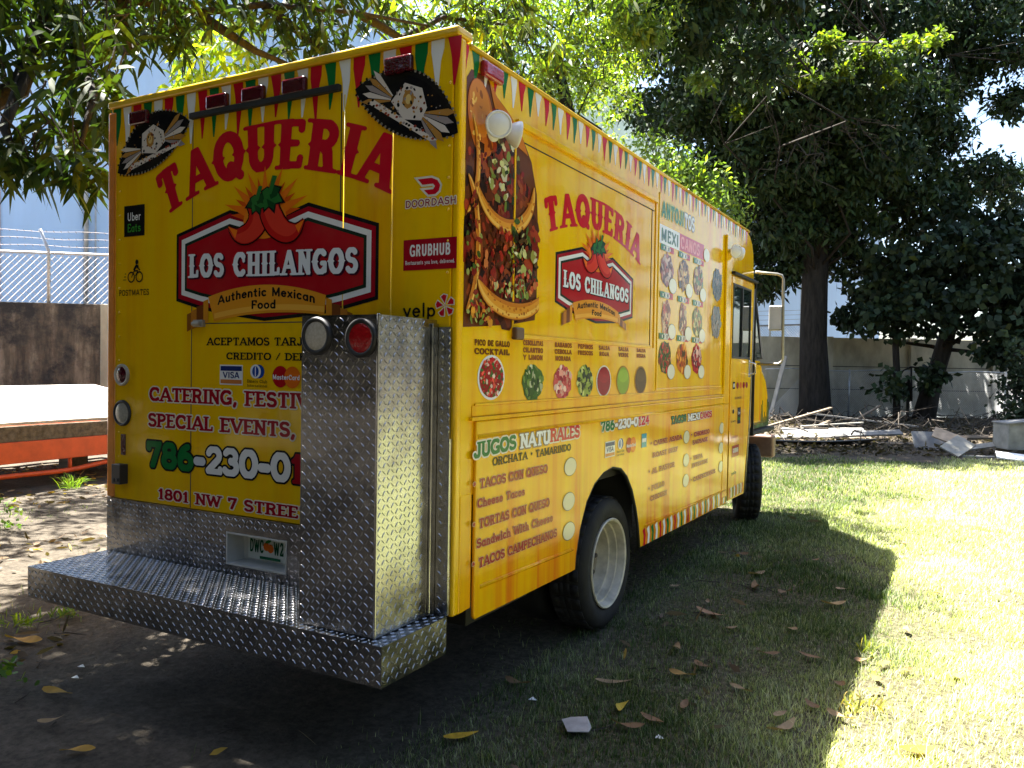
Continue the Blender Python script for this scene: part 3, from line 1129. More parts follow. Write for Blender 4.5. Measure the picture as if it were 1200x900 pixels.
lic = tp(mb, 'licence_plate', simple('plate_white_enamel', (.66, .70, .68), .3, var=.08), plate_box, bevel=.004)
D = Decal('rear', -.0865)
D.rect(.985, 1.275, .738, .752, hexc(60, 110, 80), 0)
D.text('DWC', 'cond', .990, 1.088, .660, .066, hexc(20, 84, 58), 1)
D.text('W2', 'cond', 1.152, 1.220, .660, .066, hexc(20, 84, 58), 1)
D.text('7', 'cond', 1.226, 1.268, .660, .066, hexc(20, 84, 58), 1)
for ex, ez, rr in ((1.105, .695, .021), (1.132, .688, .021)):
    D.ell(ex, ez, rr, rr, hexc(226, 110, 30), 1)
D.ell(1.118, .722, .022, .008, hexc(40, 120, 60), 1.5, rot=.4)
D.rect(1.06, 1.20, .631, .645, hexc(40, 110, 80), 1)
D.build('lettering', lic, TO)

# step bumper
bx = (0.003, 2.232, -.4416, -.010, .405, .5602)
mb = MB().box(*bx)
lugs(mb, (bx[0], bx[2], bx[4] + .006), X, Z, -Y, bx[1] - bx[0], .143)
lugs(mb, (bx[0], bx[2], bx[5]), X, Y, Z, bx[1] - bx[0], bx[3] - bx[2])
lugs(mb, (bx[1], bx[2], bx[4] + .006), Y, Z, X, bx[3] - bx[2], .143)
tp(mb, 'step_bumper', MAT['plate'])
mb = MB()
for xx in (.45, 1.75):
    mb = MB().box(xx - .04, xx + .04, -.30, .9, .34, .404)
    tp(mb, 'bumper_bracket', MAT['under'])
# cabinet on the step
cx0, cx1, cy0, cz0, cz1 = 1.782, 2.1644, -.398, .5660, 1.7919
mb = MB().box(cx0, cx1, cy0, -.012, cz0, cz1)
lugs(mb, (cx0 + .004, cy0, cz0 + .004), X, Z, -Y, cx1 - cx0 - .008, cz1 - cz0 - .008,
     skip=lambda a, b: any(math.hypot(a + cx0 - q, b + cz0 - 1.708) < .092 for q in (1.862, 2.085)))
lugs(mb, (cx1, cy0 + .004, cz0 + .004), Y, Z, X, .30, cz1 - cz0 - .008)
cab = tp(mb, 'storage_cabinet', MAT['plate'])
mb = MB().box(cx1 - .004, cx1 + .006, cy0 - .006, cy0 + .004, cz0, cz1 + .004)
mb.box(cx1 + .0005, cx1 + .010, -.055, -.011, cz0, 1.775)
tp(mb, 'cabinet_edging', MAT['plate'], cab, bevel=.003)
round_lamp(1.862, cy0, 1.711, .058, MAT['clearlens'], MAT['black'], parent=cab, name='reversing_lamp', ring=.017)
round_lamp(2.085, cy0, 1.703, .058, MAT['redlens'], MAT['black'], parent=cab, ring=.017)
mb = MB().box(cx1 + .012, 2.234, -.016, -.0005, .5664, 1.762)
lugs(mb, (cx1 + .014, -.016, .57), X, Z, -Y, .066, 1.188, pitch=.026)
mb.box(2.228, 2.240, -.020, .03, .5664, 1.3)
tp(mb, 'tread_plate_strip', MAT['plate'])

# underbody
mb = MB()
mb.box(.06, TW - .06, .05, 5.3, .93, 1.0495)
mb.box(.45, .56, .02, 6.5, .50, .70)
mb.box(1.62, 1.73, .02, 6.5, .50, .70)
for yy in (.5, 1.3, 2.5, 3.4, 4.4):
    mb.box(.56, 1.62, yy, yy + .08, .55, .68)
mb.tube([(.3, 1.834, .40), (1.95, 1.834, .40)], .075, 12)
mb.lathe([(.05, -.14), (.17, -.08), (.19, 0), (.17, .08), (.05, .14)], (1.1, 1.80, .41), (0, 1, 0), 20)
mb.tube([(.4, 6.0, .40), (1.9, 6.0, .40)], .06, 10)
mb.box(1.80, 2.10, .35, .95, .40, .62)
mb.tube([(1.86, 1.05, .42), (1.86, 1.36, .36)], .06, 12)
mb.box(.08, .14, .1, 1.2, .45, .93)
mb.box(.08, .14, 2.4, 5.0, .45, .93)
mb.box(1.70, TW - .035, 1.24, 1.26, .50, .93)
mb.box(1.70, TW - .035, 2.17, 2.19, .50, .93)
mb.box(.06, TW - .06, 5.25, 5.30, .50, .93)
tp(mb, 'chassis', MAT['under'])


# wheels
def wheel(x_out, y, dual, front=False):
    r, w_ = .402, .235
    mb = MB()
    prof_t = [(.272, -.015), (.285, 0), (.34, .006), (.375, -.004), (.394, -.022), (.402, -.05), (.402, -w_ + .05), (.394, -w_ + .022),
              (.375, -w_ + .004), (.34, -w_ - .006), (.285, -w_), (.272, -w_ + .015)]
    mb.lathe(prof_t, (x_out, y, r), (1, 0, 0), 56, True)
    for k in range(28):        # tread ribs cut as proud shoulder blocks
        a = 2 * math.pi * k / 28
        e, t = np.array((0, math.cos(a), math.sin(a))), np.array((0, -math.sin(a), math.cos(a)))
        for xx in (-.055, -.180):
            mb.obox(np.array((x_out + xx, y, r)) + e * .402, X, t, e, .026, .032, .004)
        for xx in (-.095, -.140):
            mb.obox(np.array((x_out + xx, y, r)) + e * .402, X, t, e, .014, .038, .004)
    if dual:
        mb.lathe([(q, h - .29) for q, h in prof_t], (x_out, y, r), (1, 0, 0), 48, True)
    root = bpy.data.objects.new('wheel', None)
    COL.objects.link(root)
    root.parent = truck
    root.empty_display_size = .1
    tp(mb, 'tyre', MAT['tyre'], root, smooth=True)
    mb = MB()
    dep = -.165 if dual else -.06
    mb.lathe([(.268, -.015), (.276, .004), (.270, .010), (.258, .004), (.250, -.03), (.247, -.042), (.236, -.045), (.233, -.075), (.228, -.088), (.216, -.092), (.212, dep + .02),
              (.204, dep)], (x_out, y, r), (1, 0, 0), 56)
    rim = tp(mb, 'rim', MAT['rim'], root)
    smooth_by_angle(rim, 35)
    mb = MB()
    mb.lathe([(.206, dep + .001), (.16, dep + .006), (.10, dep + .012), (.098, dep + .02)], (x_out, y, r), (1, 0, 0), 40)
    tp(mb, 'wheel_disc', MAT['disc'], root, smooth=True)
    mb = MB()
    mb.lathe([(.10, dep - .02), (.10, dep + .02), (.08, dep + .03), (.065, dep + .045), (.045, dep + .05), (0, dep + .05)], (x_out, y, r), (1, 0, 0), 24)
    for k in range(8):
        a = 2 * math.pi * k / 8
        c = np.array((x_out + dep, y + .135 * math.cos(a), r + .135 * math.sin(a)))
        mb.lathe([(.016, 0), (.016, .022), (.009, .03), (0, .03)], c, (1, 0, 0), 6)
    for k in range(4):
        a = 2 * math.pi * k / 4 + .4
        c = np.array((x_out + dep + .0085, y + .182 * math.cos(a), r + .182 * math.sin(a)))
        mb.lathe([(.018, -.006), (.0175, .001), (0, .0012)], c, (1, 0, 0), 12)
    tp(mb, 'hub', MAT['hub'], root)
    return root


wheel(2.205, 1.834, True)
fw = wheel(2.195, 6.02, False)
# the front wheels stand turned a little to the left
fw.matrix_local = (Matrix.Translation((2.08 - TO[0], 6.02 - TO[1], 0)) @ Matrix.Rotation(math.radians(19), 4, 'Z')
                   @ Matrix.Translation((-(2.08 - TO[0]), -(6.02 - TO[1]), 0)))
# the two on the far side, seen under the body
for yy, dual in ((1.834, True), (6.02, False)):
    src = wheel(2.2, yy, dual)
    src.rotation_euler = (0, 0, math.pi)
    src.location = (0, 2 * (yy - TO[1]), 0)

# ---------------- right side: skirt with the wheel arch
arch = [(1.205, .500), (1.215, .58), (1.262, .72), (1.345, .855), (1.45, .94), (1.58, .99), (1.72, 1.008), (1.86, .985), (1.965, .925),
        (2.06, .83), (2.14, .70), (2.19, .58), (2.226, .43)]
sk = [(.152, 1.366), (.152, .520), (.165, .506)] + arch + [(4.40, .408), (4.445, .415), (4.445, 1.366)]
mb = MB().prism(sk, 0, TW - .002, TW + .014)
skirt = tp(mb, 'side_skirt', MAT['wrap'], bevel=.006, segs=3)
mb = MB().prism([(.05, 1.06), (.05, .555), (.148, .56), (.148, 1.06)], 0, TW - .04, TW + .001)
tp(mb, 'corner_panel', MAT['wrap'], bevel=.006)
for (y0, z0), (y1, z1) in (((.20, .642), (1.165, .622)), ((2.30, .56), (4.40, .535)), ((.165, 1.300), (4.43, 1.300))):
    mb = MB().tube([(TW + .012, y0, z0), (TW + .012, y1, z1)], .010, 8)
    tp(mb, 'pressed_crease', MAT['wrap'], skirt, smooth=True)
mb = MB().tube([(TW + .004, y, z) for y, z in arch], .011, 8)
tp(mb, 'arch_edge', MAT['drip'], skirt, smooth=True)
# rub rails between skirt and upper side
mb = MB().box(TW, TW + .018, .11, 4.45, 1.368, 1.384)
mb.box(TW, TW + .009, .15, 4.45, 1.432, 1.442)
mb.box(TW, TW + .004, .13, 4.45, 1.386, 1.432)
tp(mb, 'rub_rail', MAT['wrap'], bevel=.005, segs=3)

# serving hatch, closed: proud frame and flat leaf
hy0, hy1, hz0, hz1 = .478, 2.430, 1.740, 2.742
mb = MB()
mb.box(TW, TW + .018, hy0, hy1 + .02, hz1 - .030, hz1)
mb.box(TW, TW + .007, hy1, hy1 + .018, hz0, hz1 - .030)
mb.box(TW, TW + .006, hy0 - .010, hy0 + .006, hz0, hz1 - .030)
mb.box(TW, TW + .012, hy0 + .04, hy1 - .06, hz0 - .004, hz0 + .016)
hatch = tp(mb, 'serving_hatch', MAT['wrap'], bevel=.006, segs=3)
mb = MB()
mb.box(TW, TW + .0035, hy0 + .03, hy1 - .02, 2.652, 2.656)
mb.box(TW, TW + .0035, hy1 - .07, hy1 - .067, hz0 + .016, 2.652)
tp(mb, 'hatch_seam', MAT['drip'], hatch)
mb = MB()
mb.box(TW, TW + .030, hy0 - .01, hy0 + .07, hz0 - .012, hz0 + .045)
tp(mb, 'hatch_stop', simple('brown_stop', (.12, .06, .03), .5), hatch, bevel=.008)
# upper front panel battens and the post before the door
mb = MB().box(TW, TW + .019, 4.262, 4.432, .47, 2.775)
tp(mb, 'side_post', MAT['orange_trim'] if False else MAT['wrap'], bevel=.012, segs=3)
mb = MB()
mb.box(TW, TW + .006, 2.50, 2.512, 1.464, 2.80)
mb.box(TW, TW + .006, 2.50, 4.25, 1.452, 1.464)
tp(mb, 'panel_batten', MAT['wrap'], bevel=.004)
mb = MB().tube([(TW + .002, .08, 2.935), (TW + .002, 5.12, 2.925)], .012, 8)
tp(mb, 'roof_gutter', MAT['trim'], smooth=True)

# cab door
dl, dr = 4.50, 5.36
dprof = [(dl, .42), (5.10, .412), (5.25, 1.05), (5.30, 1.60), (dr, 2.40), (dr, 2.44), (dl, 2.44)]
wz0, wz1, wy0, wy1 = 1.715, 2.365, 4.535, 5.215
mb = MB()
mb.prism([(dl, .42), (5.10, .412), (5.25, 1.05), (5.30, 1.60), (5.312, wz0), (dl, wz0)], 0, TW - .03, TW + .012)
mb.prism([(dl, wz0), (wy0, wz0), (wy0, wz1), (dl, wz1)], 0, TW - .03, TW + .012)
mb.prism([(wy1, wz0), (5.312, wz0), (5.355, wz1), (wy1, wz1)], 0, TW - .03, TW + .012)
mb.prism([(dl, wz1), (5.355, wz1), (dr, 2.44), (dl, 2.44)], 0, TW - .03, TW + .012)
door = tp(mb, 'cab_door', MAT['wrap'])
mb = MB().box(TW + .001, TW + .008, wy0 - .0, wy1, wz0, wz1)
win = tp(mb, 'window', MAT['glass'], door)
mb = MB()
for q in ((wy0 - .012, wy1 + .012, wz0 - .014, wz0 + .006), (wy0 - .012, wy1 + .012, wz1 - .006, wz1 + .014)):
    mb.box(TW + .004, TW + .018, *q)
for q in ((wy0 - .012, wy0 + .008), (wy1 - .008, wy1 + .012)):
    mb.box(TW + .004, TW + .0175, q[0], q[1], wz0 + .006, wz1 - .006)
mb.box(TW + .004, TW + .022, 4.855, 4.885, wz0 + .006, wz1 - .006)
tp(mb, 'frame', MAT['black'], win, bevel=.003)
mb = MB().box(TW + .004, TW + .045, 4.46, 5.40, 2.452, 2.476)
mb.box(TW + .004, TW + .03, 5.372, 5.394, .95, 2.452)
tp(mb, 'door_track', MAT['drip'], bevel=.004)
mb = MB()
mb.box(TW + .012, TW + .020, 5.17, 5.25, 1.53, 1.70)
mb.tube([(TW + .02, 5.19, 1.67), (TW + .075, 5.19, 1.66), (TW + .075, 5.19, 1.57), (TW + .02, 5.19, 1.55)], .011, 8)
tp(mb, 'handle', MAT['chrome'], door, bevel=.003)
mb = MB().tube([(TW + .014, 5.118, .42), (TW + .014, 5.26, 1.05), (TW + .014, 5.312, 1.60), (TW + .014, 5.365, 2.40)], .008, 6)
tp(mb, 'door_edge', MAT['steeltube'], door, smooth=True)

# dark interior behind the cab windows, windscreen, bonnet
mb = MB()
mb.prism([(5.44, 1.05), (5.44, 1.70), (5.86, 1.70), (5.95, 1.62), (5.95, 1.05)], 0, .02, TW - .02)
tp(mb, 'cowl', MAT['wrap'], bevel=.02, segs=3)
mb = MB()
tri = [(5.395, 1.72), (5.900, 1.72), (5.452, 2.50), (5.425, 2.50)]
mb.prism(tri, 0, TW - .028, TW - .018)
tp(mb, 'quarter_window', MAT['glass'])
mb = MB().tube([(TW - .02, 5.44, 2.52), (TW - .02, 5.91, 1.715), (TW - .02, 5.39, 1.71)], .016, 8)
tp(mb, 'windscreen_pillar', MAT['drip'], smooth=True)
mb = MB().tube([(.03, 5.44, 2.52), (.03, 5.91, 1.715)], .016, 8)
tp(mb, 'windscreen_pillar', MAT['drip'], smooth=True)
mb = MB()
mb.add([(.05, 5.45, 2.50), (TW - .04, 5.45, 2.50), (TW - .04, 5.90, 1.72), (.05, 5.90, 1.72)], [(0, 1, 2, 3)])
mb.add([(.05, 5.44, 2.50), (TW - .04, 5.44, 2.50), (TW - .04, 5.89, 1.72), (.05, 5.89, 1.72)], [(0, 1, 2, 3)])
tp(mb, 'windscreen', MAT['glass'])
hood = [(5.60, .98), (5.60, 1.66), (5.95, 1.66), (6.20, 1.60), (6.38, 1.50), (6.50, 1.34), (6.54, 1.12), (6.54, .98)]
mb = MB().prism(hood, 0, .06, 2.19)
hd = tp(mb, 'bonnet', MAT['wrap'], bevel=.05, segs=4)
# green and orange drips printed on the bonnet side
mb = MB()
for k in range(15):
    y0 = 5.66 + .058 * k
    h_ = RND.uniform(.08, .34)
    mb.prism([(y0, .985), (y0 + .034, .985), (y0 + .022, .985 + h_ * .6), (y0 + .015, .985 + h_)], 0, 2.188, 2.1925 + .0003 * k)
tp(mb, 'drip_pattern', simple('green_drips', (.035, .13, .03), .3, var=.5, coat=.3), hd)
# bumper and fender end at the front right
mb = MB().box(.05, 2.215, 6.72, 6.86, .60, .86)
tp(mb, 'front_bumper', MAT['rustbumper'], bevel=.03, segs=3)
mb = MB().prism([(5.45, .98), (5.50, .70), (5.56, .98)], 0, 1.75, 2.18)
mb.box(1.85, 2.24, 5.55, 6.62, .93, .975)
tp(mb, 'front_fender', MAT['under'], bevel=.01)

# mirror on its tube arm
mb = MB()
arm = [(TW - .02, 5.55, 2.585), (2.40, 5.74, 2.580), (2.445, 5.75, 2.565), (2.462, 5.75, 2.53), (2.476, 5.75, 1.72), (2.462, 5.75, 1.685), (2.43, 5.75, 1.665),
       (TW - .05, 5.72, 1.660)]
mb.tube(arm, .014, 10)
mir = tp(mb, 'mirror_arm', MAT['steeltube'], smooth=True)
mb = MB().box(2.325, 2.462, 5.735, 5.785, 2.005, 2.262)
mh = tp(mb, 'mirror_head', MAT['galv'], mir, bevel=.02, segs=3)
mb = MB().box(2.337, 2.450, 5.730, 5.7345, 2.018, 2.249)
tp(mb, 'mirror_glass', simple('mirror_silver', (.50, .50, .50), .5, var=.15), mh)
# ------------------------------------------------------------------ printed signs of the truck
def fin(D, name):
    return D.build(name, truck, TO)


# rear: fringe, hats
D = Decal('rear')
fringe(D, .06, 2.24, 2.953, .235, 0)
fin(D, 'fringe_print')
D = Decal('rear', .004)
sombrero(D, .30, (.072, 2.608), (.640, 2.812))
fin(D, 'sombrero_print')
D = Decal('rear', .004)
sombrero(D, .28, (1.707, 2.812), (2.250, 2.556))
fin(D, 'sombrero_print')

# rear: name on an arc
D = Decal('rear')
D.text('TAQUERIA', 'west', 0, 0, 0, 0, C_RED, 1, warp=arc_warp(1.172, .875, 1.635, .232, math.radians(26.2)))
fin(D, 'lettering')
D = Decal('rear')
restaurant_logo(D)
fin(D, 'restaurant_logo')

# rear: delivery and review services
D = Decal('rear')
D.rect(.123, .290, 2.262, 2.426, C_BLACK, 1)
D.text('Uber', 'sans', .150, .262, 2.345, .044, C_WHITE, 2)
D.text('Eats', 'sans', .150, .262, 2.285, .044, hexc(60, 150, 50), 2)
fin(D, 'delivery_logo')
D = Decal('rear')
D.text('POSTMATES', 'wide', .081, .331, 1.947, .032, C_BLACK, 1)
for cu in (.184, .250):       # little cyclist
    D.poly([[(cu + .030 * math.cos(a), 2.045 + .030 * math.sin(a)) for a in np.linspace(0, 6.283, 20, endpoint=False)],
            [(cu + .022 * math.cos(a), 2.045 + .022 * math.sin(a)) for a in np.linspace(0, 6.283, 20, endpoint=False)]], C_BLACK, 1)
D.poly([(.184, 2.045), (.205, 2.08), (.243, 2.082), (.222, 2.050), (.215, 2.052), (.232, 2.074), (.208, 2.073), (.190, 2.042)], C_BLACK, 1.2)
D.poly([(.200, 2.085), (.222, 2.112), (.242, 2.106), (.246, 2.09), (.258, 2.084), (.256, 2.078), (.238, 2.086), (.230, 2.096), (.212, 2.078)], C_BLACK, 1.4)
D.ell(.230, 2.124, .013, .013, C_BLACK, 1)
for k in range(3):
    D.rect(.118 + .006 * k, .142, 2.03 + .016 * k, 2.034 + .016 * k, C_BLACK, 1)
fin(D, 'delivery_logo')
D = Decal('rear')
sw = [(2.050, 2.386), (2.120, 2.386), (2.150, 2.374), (2.164, 2.352), (2.158, 2.330), (2.140, 2.317), (2.105, 2.317), (2.082, 2.338), (2.128, 2.338),
      (2.138, 2.350), (2.128, 2.361), (2.074, 2.361)]
D.poly(inset(sw, -.009), C_CREAM, 1)
D.poly(sw, C_RED, 2)
D.text('DOORDASH', 'wide', 1.985, 2.246, 2.270, .030, C_CREAM, 1, grow=.14)
D.text('DOORDASH', 'wide', 1.985, 2.246, 2.270, .030, hexc(150, 26, 44), 2)
fin(D, 'delivery_logo')
D = Decal('rear')
D.rect(1.980, 2.250, 2.004, 2.134, C_DRED, 1)
D.text('GRUBHUB', 'cond', 2.012, 2.220, 2.062, .050, C_WHITE, 2)
D.text('Restaurants you love, delivered.', 'slab', 1.990, 2.242, 2.028, .017, C_WHITE, 2)
fin(D, 'delivery_logo')
D = Decal('rear')
D.text('yelp', 'sans', 1.978, 2.150, 1.806, .060, C_BLACK, 1)
for k in range(5):
    a = math.radians(90 + 72 * k + 10)
    d, s = np.array((math.cos(a), math.sin(a))), np.array((-math.sin(a), math.cos(a)))
    c = np.array((2.197, 1.852))
    q = [tuple(c + d * .010), tuple(c + d * .040 + s * .015), tuple(c + d * .047), tuple(c + d * .040 - s * .015)]
    D.poly(inset(q, -.004), C_CREAM, 1)
    D.poly(q, C_RED, 2)
fin(D, 'review_site_logo')

# rear: cards and lines of writing
def card_logos(D, u0, v0, s, l=1):
    """four card marks from left to right, card height s"""
    D.rect(u0, u0 + 1.62 * s, v0, v0 + s, C_WHITE, l)
    D.rect(u0 + .06 * s, u0 + 1.56 * s, v0 + .70 * s, v0 + .94 * s, hexc(32, 48, 110), l + 1)
    D.rect(u0 + .06 * s, u0 + 1.56 * s, v0 + .06 * s, v0 + .26 * s, hexc(200, 120, 60), l + 1)
    D.text('VISA', 'sansb', u0 + .22 * s, u0 + 1.40 * s, v0 + .33 * s, .32 * s, hexc(32, 48, 110), l + 1)
    c = u0 + 2.6 * s
    D.ell(c + .12 * s, v0 + .70 * s, .37 * s, .34 * s, hexc(34, 70, 150), l)
    D.ell(c - .10 * s, v0 + .70 * s, .36 * s, .34 * s, C_WHITE, l + .5)
    D.ell(c - .10 * s, v0 + .70 * s, .22 * s, .26 * s, hexc(34, 70, 150), l + 1)
    D.rect(c - .13 * s, c - .07 * s, v0 + .46 * s, v0 + .94 * s, C_WHITE, l + 1.5)
    D.text('Diners Club', 'slab', c - .68 * s, c + .70 * s, v0 + .14 * s, .16 * s, hexc(90, 70, 20), l)
    D.text('International', 'slab', c - .68 * s, c + .70 * s, v0 - .06 * s, .13 * s, hexc(90, 70, 20), l)
    c = u0 + 4.15 * s
    D.ell(c, v0 + .48 * s, .52 * s, .52 * s, hexc(176, 22, 30), l)
    D.ell(c + .78 * s, v0 + .46 * s, .52 * s, .52 * s, hexc(226, 110, 26), l + .3)
    D.text('MasterCard', 'sansb', c - .50 * s, c + 1.26 * s, v0 + .34 * s, .24 * s, C_WHITE, l + 1)


for q in (('ACEPTAMOS TARJETAS', 'coop', .770, 1.592, 1.683, .039), ('CREDITO / DEBITO', 'coop', .910, 1.552, 1.614, .035)):
    D = Decal('rear')
    D.text(*q, C_BLACK, 1)
    fin(D, 'lettering')
D = Decal('rear')
card_logos(D, .866, 1.490, .098)
fin(D, 'payment_logos')
for q in (('CATERING, FESTIV', 'coopb', .338, 1.462, 1.390, .074), ('SPECIAL EVENTS,', 'coopb', .328, 1.376, 1.254, .073),
          ('1801 NW 7 STREET', 'coopb', .410, 1.475, .878, .058)):
    D = Decal('rear')
    for g_, c, l in ((.085, C_CREAM, 1), (0, C_DRED, 2)):
        D.text(*q, c, l, grow=g_)
    fin(D, 'lettering')
D = Decal('rear')
ph = '786-230-01'
pc = [C_GREEN] * 3 + [C_WHITE] * 5 + [C_WHITE] + [C_DRED]
pc[3] = (.62, .65, .70)
for g_, l in ((.07, 1), (0, 2)):
    D.text(ph, 'fat', .318, 1.432, 1.040, .140, C_BLACK, l, grow=g_, cols=None if g_ else pc)
fin(D, 'phone_number')

# ---------------- right side
D = Decal('side')
fringe(D, .035, 5.05, 2.935, .135, 2)
fin(D, 'fringe_print')
D = Decal('side', .014)
for k in range(27):                      # striped border along the bottom of the skirt
    u = 2.262 + .0815 * k
    v0 = .505 - .018 * (u - 2.26) / 2.2
    vb = .432 - .010 * (u - 2.26) / 2.2
    c = (C_RED, C_WHITE, C_GREEN, C_WHITE)[k % 4]
    D.poly([(u, v0 + .03), (u + .024, v0 - .01), (u + .016, vb), (u + .052, vb), (u + .062, v0 - .01), (u + .044, v0 + .045)], c, 1)
fin(D, 'border_print')
D = Decal('side', .012)
for k in range(9):
    u = 4.52 + .062 * k
    D.poly([(u, .52), (u + .018, .50), (u + .012, .435), (u + .038, .435), (u + .046, .50), (u + .032, .535)], (C_RED, C_WHITE, C_GREEN, C_WHITE)[k % 4], 1)
fin(D, 'border_print')

# big picture of tacos behind the corner
D = Decal('side')
meat = [hexc(110, 50, 24), hexc(140, 66, 30), hexc(84, 40, 22), hexc(58, 26, 16), hexc(150, 56, 32), hexc(40, 22, 16), hexc(126, 36, 26)]
veg = [hexc(120, 136, 50), hexc(168, 172, 90), hexc(70, 92, 36), hexc(196, 192, 130), hexc(214, 206, 170), hexc(46, 58, 26), hexc(150, 146, 70), hexc(60, 40, 24), hexc(84, 60, 30)]
red = [hexc(166, 44, 28), hexc(190, 76, 44), hexc(130, 28, 22), hexc(206, 120, 64), hexc(100, 40, 24)]
tort = [hexc(222, 152, 50), hexc(200, 120, 36), hexc(236, 184, 84), hexc(176, 98, 34)]
LO, HI = .053, .722
cl_ = lambda u: min(HI, max(LO, u))
D.poly([(.053, 1.765), (.20, 1.775), (.45, 1.795), (.70, 1.83), (.715, 1.92), (.722, 2.25), (.70, 2.44), (.64, 2.58), (.54, 2.68), (.42, 2.75), (.31, 2.79), (.22, 2.85),
        (.09, 2.845), (.053, 2.80)], hexc(104, 56, 26), 0)
def bg(u, v):
    return LO + .008 < u < .705 - max(0, v - 2.3) * .75 and 1.79 < v < 2.74 + (.08 if u < .25 else 0)
def blob(cu, cv, ru, rv, n, pal, s0, s1):
    D.confetti(lambda u, v: bg(u, v) and ((u - cu) / ru) ** 2 + ((v - cv) / rv) ** 2 < 1, (cu - ru, cu + ru, cv - rv, cv + rv), n, pal, s0, s1, 0, 0)
def tortilla(cu, cv, ru, rv, a0, a1, w_, c=None):
    A = np.radians(np.linspace(a0, a1, 34))
    def ring(k0, k1, col):
        p, q = [], []
        for k, a in enumerate(A):
            s_ = math.sin(math.pi * (k + .3) / 33.6) ** .6
            r0, r1 = 1 - k0 * s_ * w_ / ru, 1 - k1 * s_ * w_ / ru
            p.append((cl_(cu + ru * r0 * math.cos(a)), cv + rv * r0 * math.sin(a)))
            q.append((cl_(cu + ru * r1 * math.cos(a)), cv + rv * r1 * math.sin(a)))
        for k in range(33):
            D.poly([p[k], p[k + 1], q[k + 1], q[k]] if abs(p[k][0] - q[k][0]) + abs(p[k + 1][0] - q[k + 1][0]) > 1e-4 or abs(p[k][1] - q[k][1]) > 1e-3 else [p[k], p[k + 1], q[k]], col, 0)
    ring(-.06, 1.06, hexc(90, 46, 20))
    ring(0, 1, tort[1])
    ring(.05, .74, c or tort[0])
    ring(.12, .36, tort[2])
    for k in range(int(14 + 120 * w_)):
        a, t = RND.choice(A[3:-3]), RND.uniform(.1, .9)
        r0 = 1 - t * w_ / ru * .8
        u, v = cu + ru * r0 * math.cos(a), cv + rv * r0 * math.sin(a)
        if LO + .01 < u < HI - .01:
            D.ell(u, v, RND.uniform(.004, .013), RND.uniform(.003, .010), RND.choice((tort[3], hexc(150, 84, 30), tort[1])), 0, n=7)
blob(.38, 2.25, .34, .55, 150, meat, .03, .08)
blob(.38, 2.25, .34, .55, 170, meat, .010, .03)
D.ell(.17, 2.66, .105, .165, hexc(196, 104, 36), 0, rot=.25)       # the shell at the back
D.ell(.16, 2.70, .085, .12, hexc(214, 130, 44), 0, rot=.25)
D.poly([(.23, 2.84), (.31, 2.785), (.42, 2.745), (.54, 2.675), (.60, 2.60), (.50, 2.62), (.38, 2.68), (.28, 2.74)], hexc(206, 120, 34), 0)
D.ell(.31, 2.64, .05, .10, hexc(46, 26, 18), 0)
blob(.17, 2.66, .09, .14, 26, tort + [hexc(150, 70, 28)], .006, .02)
blob(.36, 2.50, .20, .21, 60, meat, .012, .03)
blob(.37, 2.50, .14, .20, 62, veg, .012, .034)
tortilla(.40, 2.42, .275, .215, 188, 372, .085)
tortilla(.045, 2.46, .12, .22, -80, 62, .034)
tortilla(.05, 2.12, .125, .29, -84, 82, .040, tort[1])
blob(.12, 2.1, .06, .24, 46, meat + veg[:3], .010, .026)
blob(.57, 2.12, .15, .19, 62, veg, .012, .036)
blob(.36, 2.06, .15, .17, 90, red + meat[:4], .010, .028)
blob(.60, 2.0, .10, .06, 30, red + meat[:3], .008, .022)
tortilla(.47, 1.985, .325, .165, 184, 352, .150)
blob(.46, 1.955, .20, .030, 44, red + veg[:4], .008, .022)
blob(.18, 1.83, .14, .045, 52, red + veg[:2] + tort[:2], .008, .024)
fin(D, 'food_picture')

# name and logo on the hatch
D = Decal('side')
D.text('TAQUERIA', 'west', 0, 0, 0, 0, C_RED, 1, warp=arc_warp(1.475, .36, 2.02, .172, math.radians(19.2)))
fin(D, 'lettering')
D = Decal('side')
D.M = lambda u, v: (.920 + (u - .542) * .855, 1.935 + (v - 1.909) * .745)
restaurant_logo(D)
fin(D, 'restaurant_logo')

# sauces under the hatch
def label_lines(D, u, v, rows, w_, h, col, l=1):
    for i, s in enumerate(rows):
        ww = w_ * min(1.0, len(s) / 11 + .35)
        D.text(s, 'cond', u - ww / 2, u + ww / 2, v - i * h * 1.45, h, col, l, grow=.03)
brown = hexc(150, 84, 26)[:3]
D = Decal('side')
label_lines(D, .300, 1.692, ['PICO DE GALLO', 'COCKTAIL'], .31, .026, hexc(120, 70, 24))
D.ell(.292, 1.553, .118, .100, C_WHITE, 1)
D.ell(.292, 1.553, .105, .089, hexc(150, 30, 26), 2)
D.confetti(lambda a, b: ((a - .292) / .10) ** 2 + ((b - 1.553) / .085) ** 2 < 1, (.18, .41, 1.46, 1.65), 130,
           [hexc(196, 36, 32), hexc(226, 200, 180), hexc(170, 24, 28), hexc(240, 90, 70), hexc(60, 110, 44)], .006, .017, 2.2, 3.4)
fin(D, 'menu_picture')
sauces = [(.690, ['CEBOLLITAS', 'CILANTRO', 'Y LIMON'], 'gr'), (1.030, ['RABANOS', 'CEBOLLA', 'MORADA'], 'pk'),
          (1.315, ['PEPINOS', 'FRESCOS'], 'cu'), (1.585, ['SALSA', 'ROJA'], 'rd'), (1.892, ['SALSA', 'VERDE'], 'gn'), (2.205, ['SALSA', 'NEGRA'], 'br')]
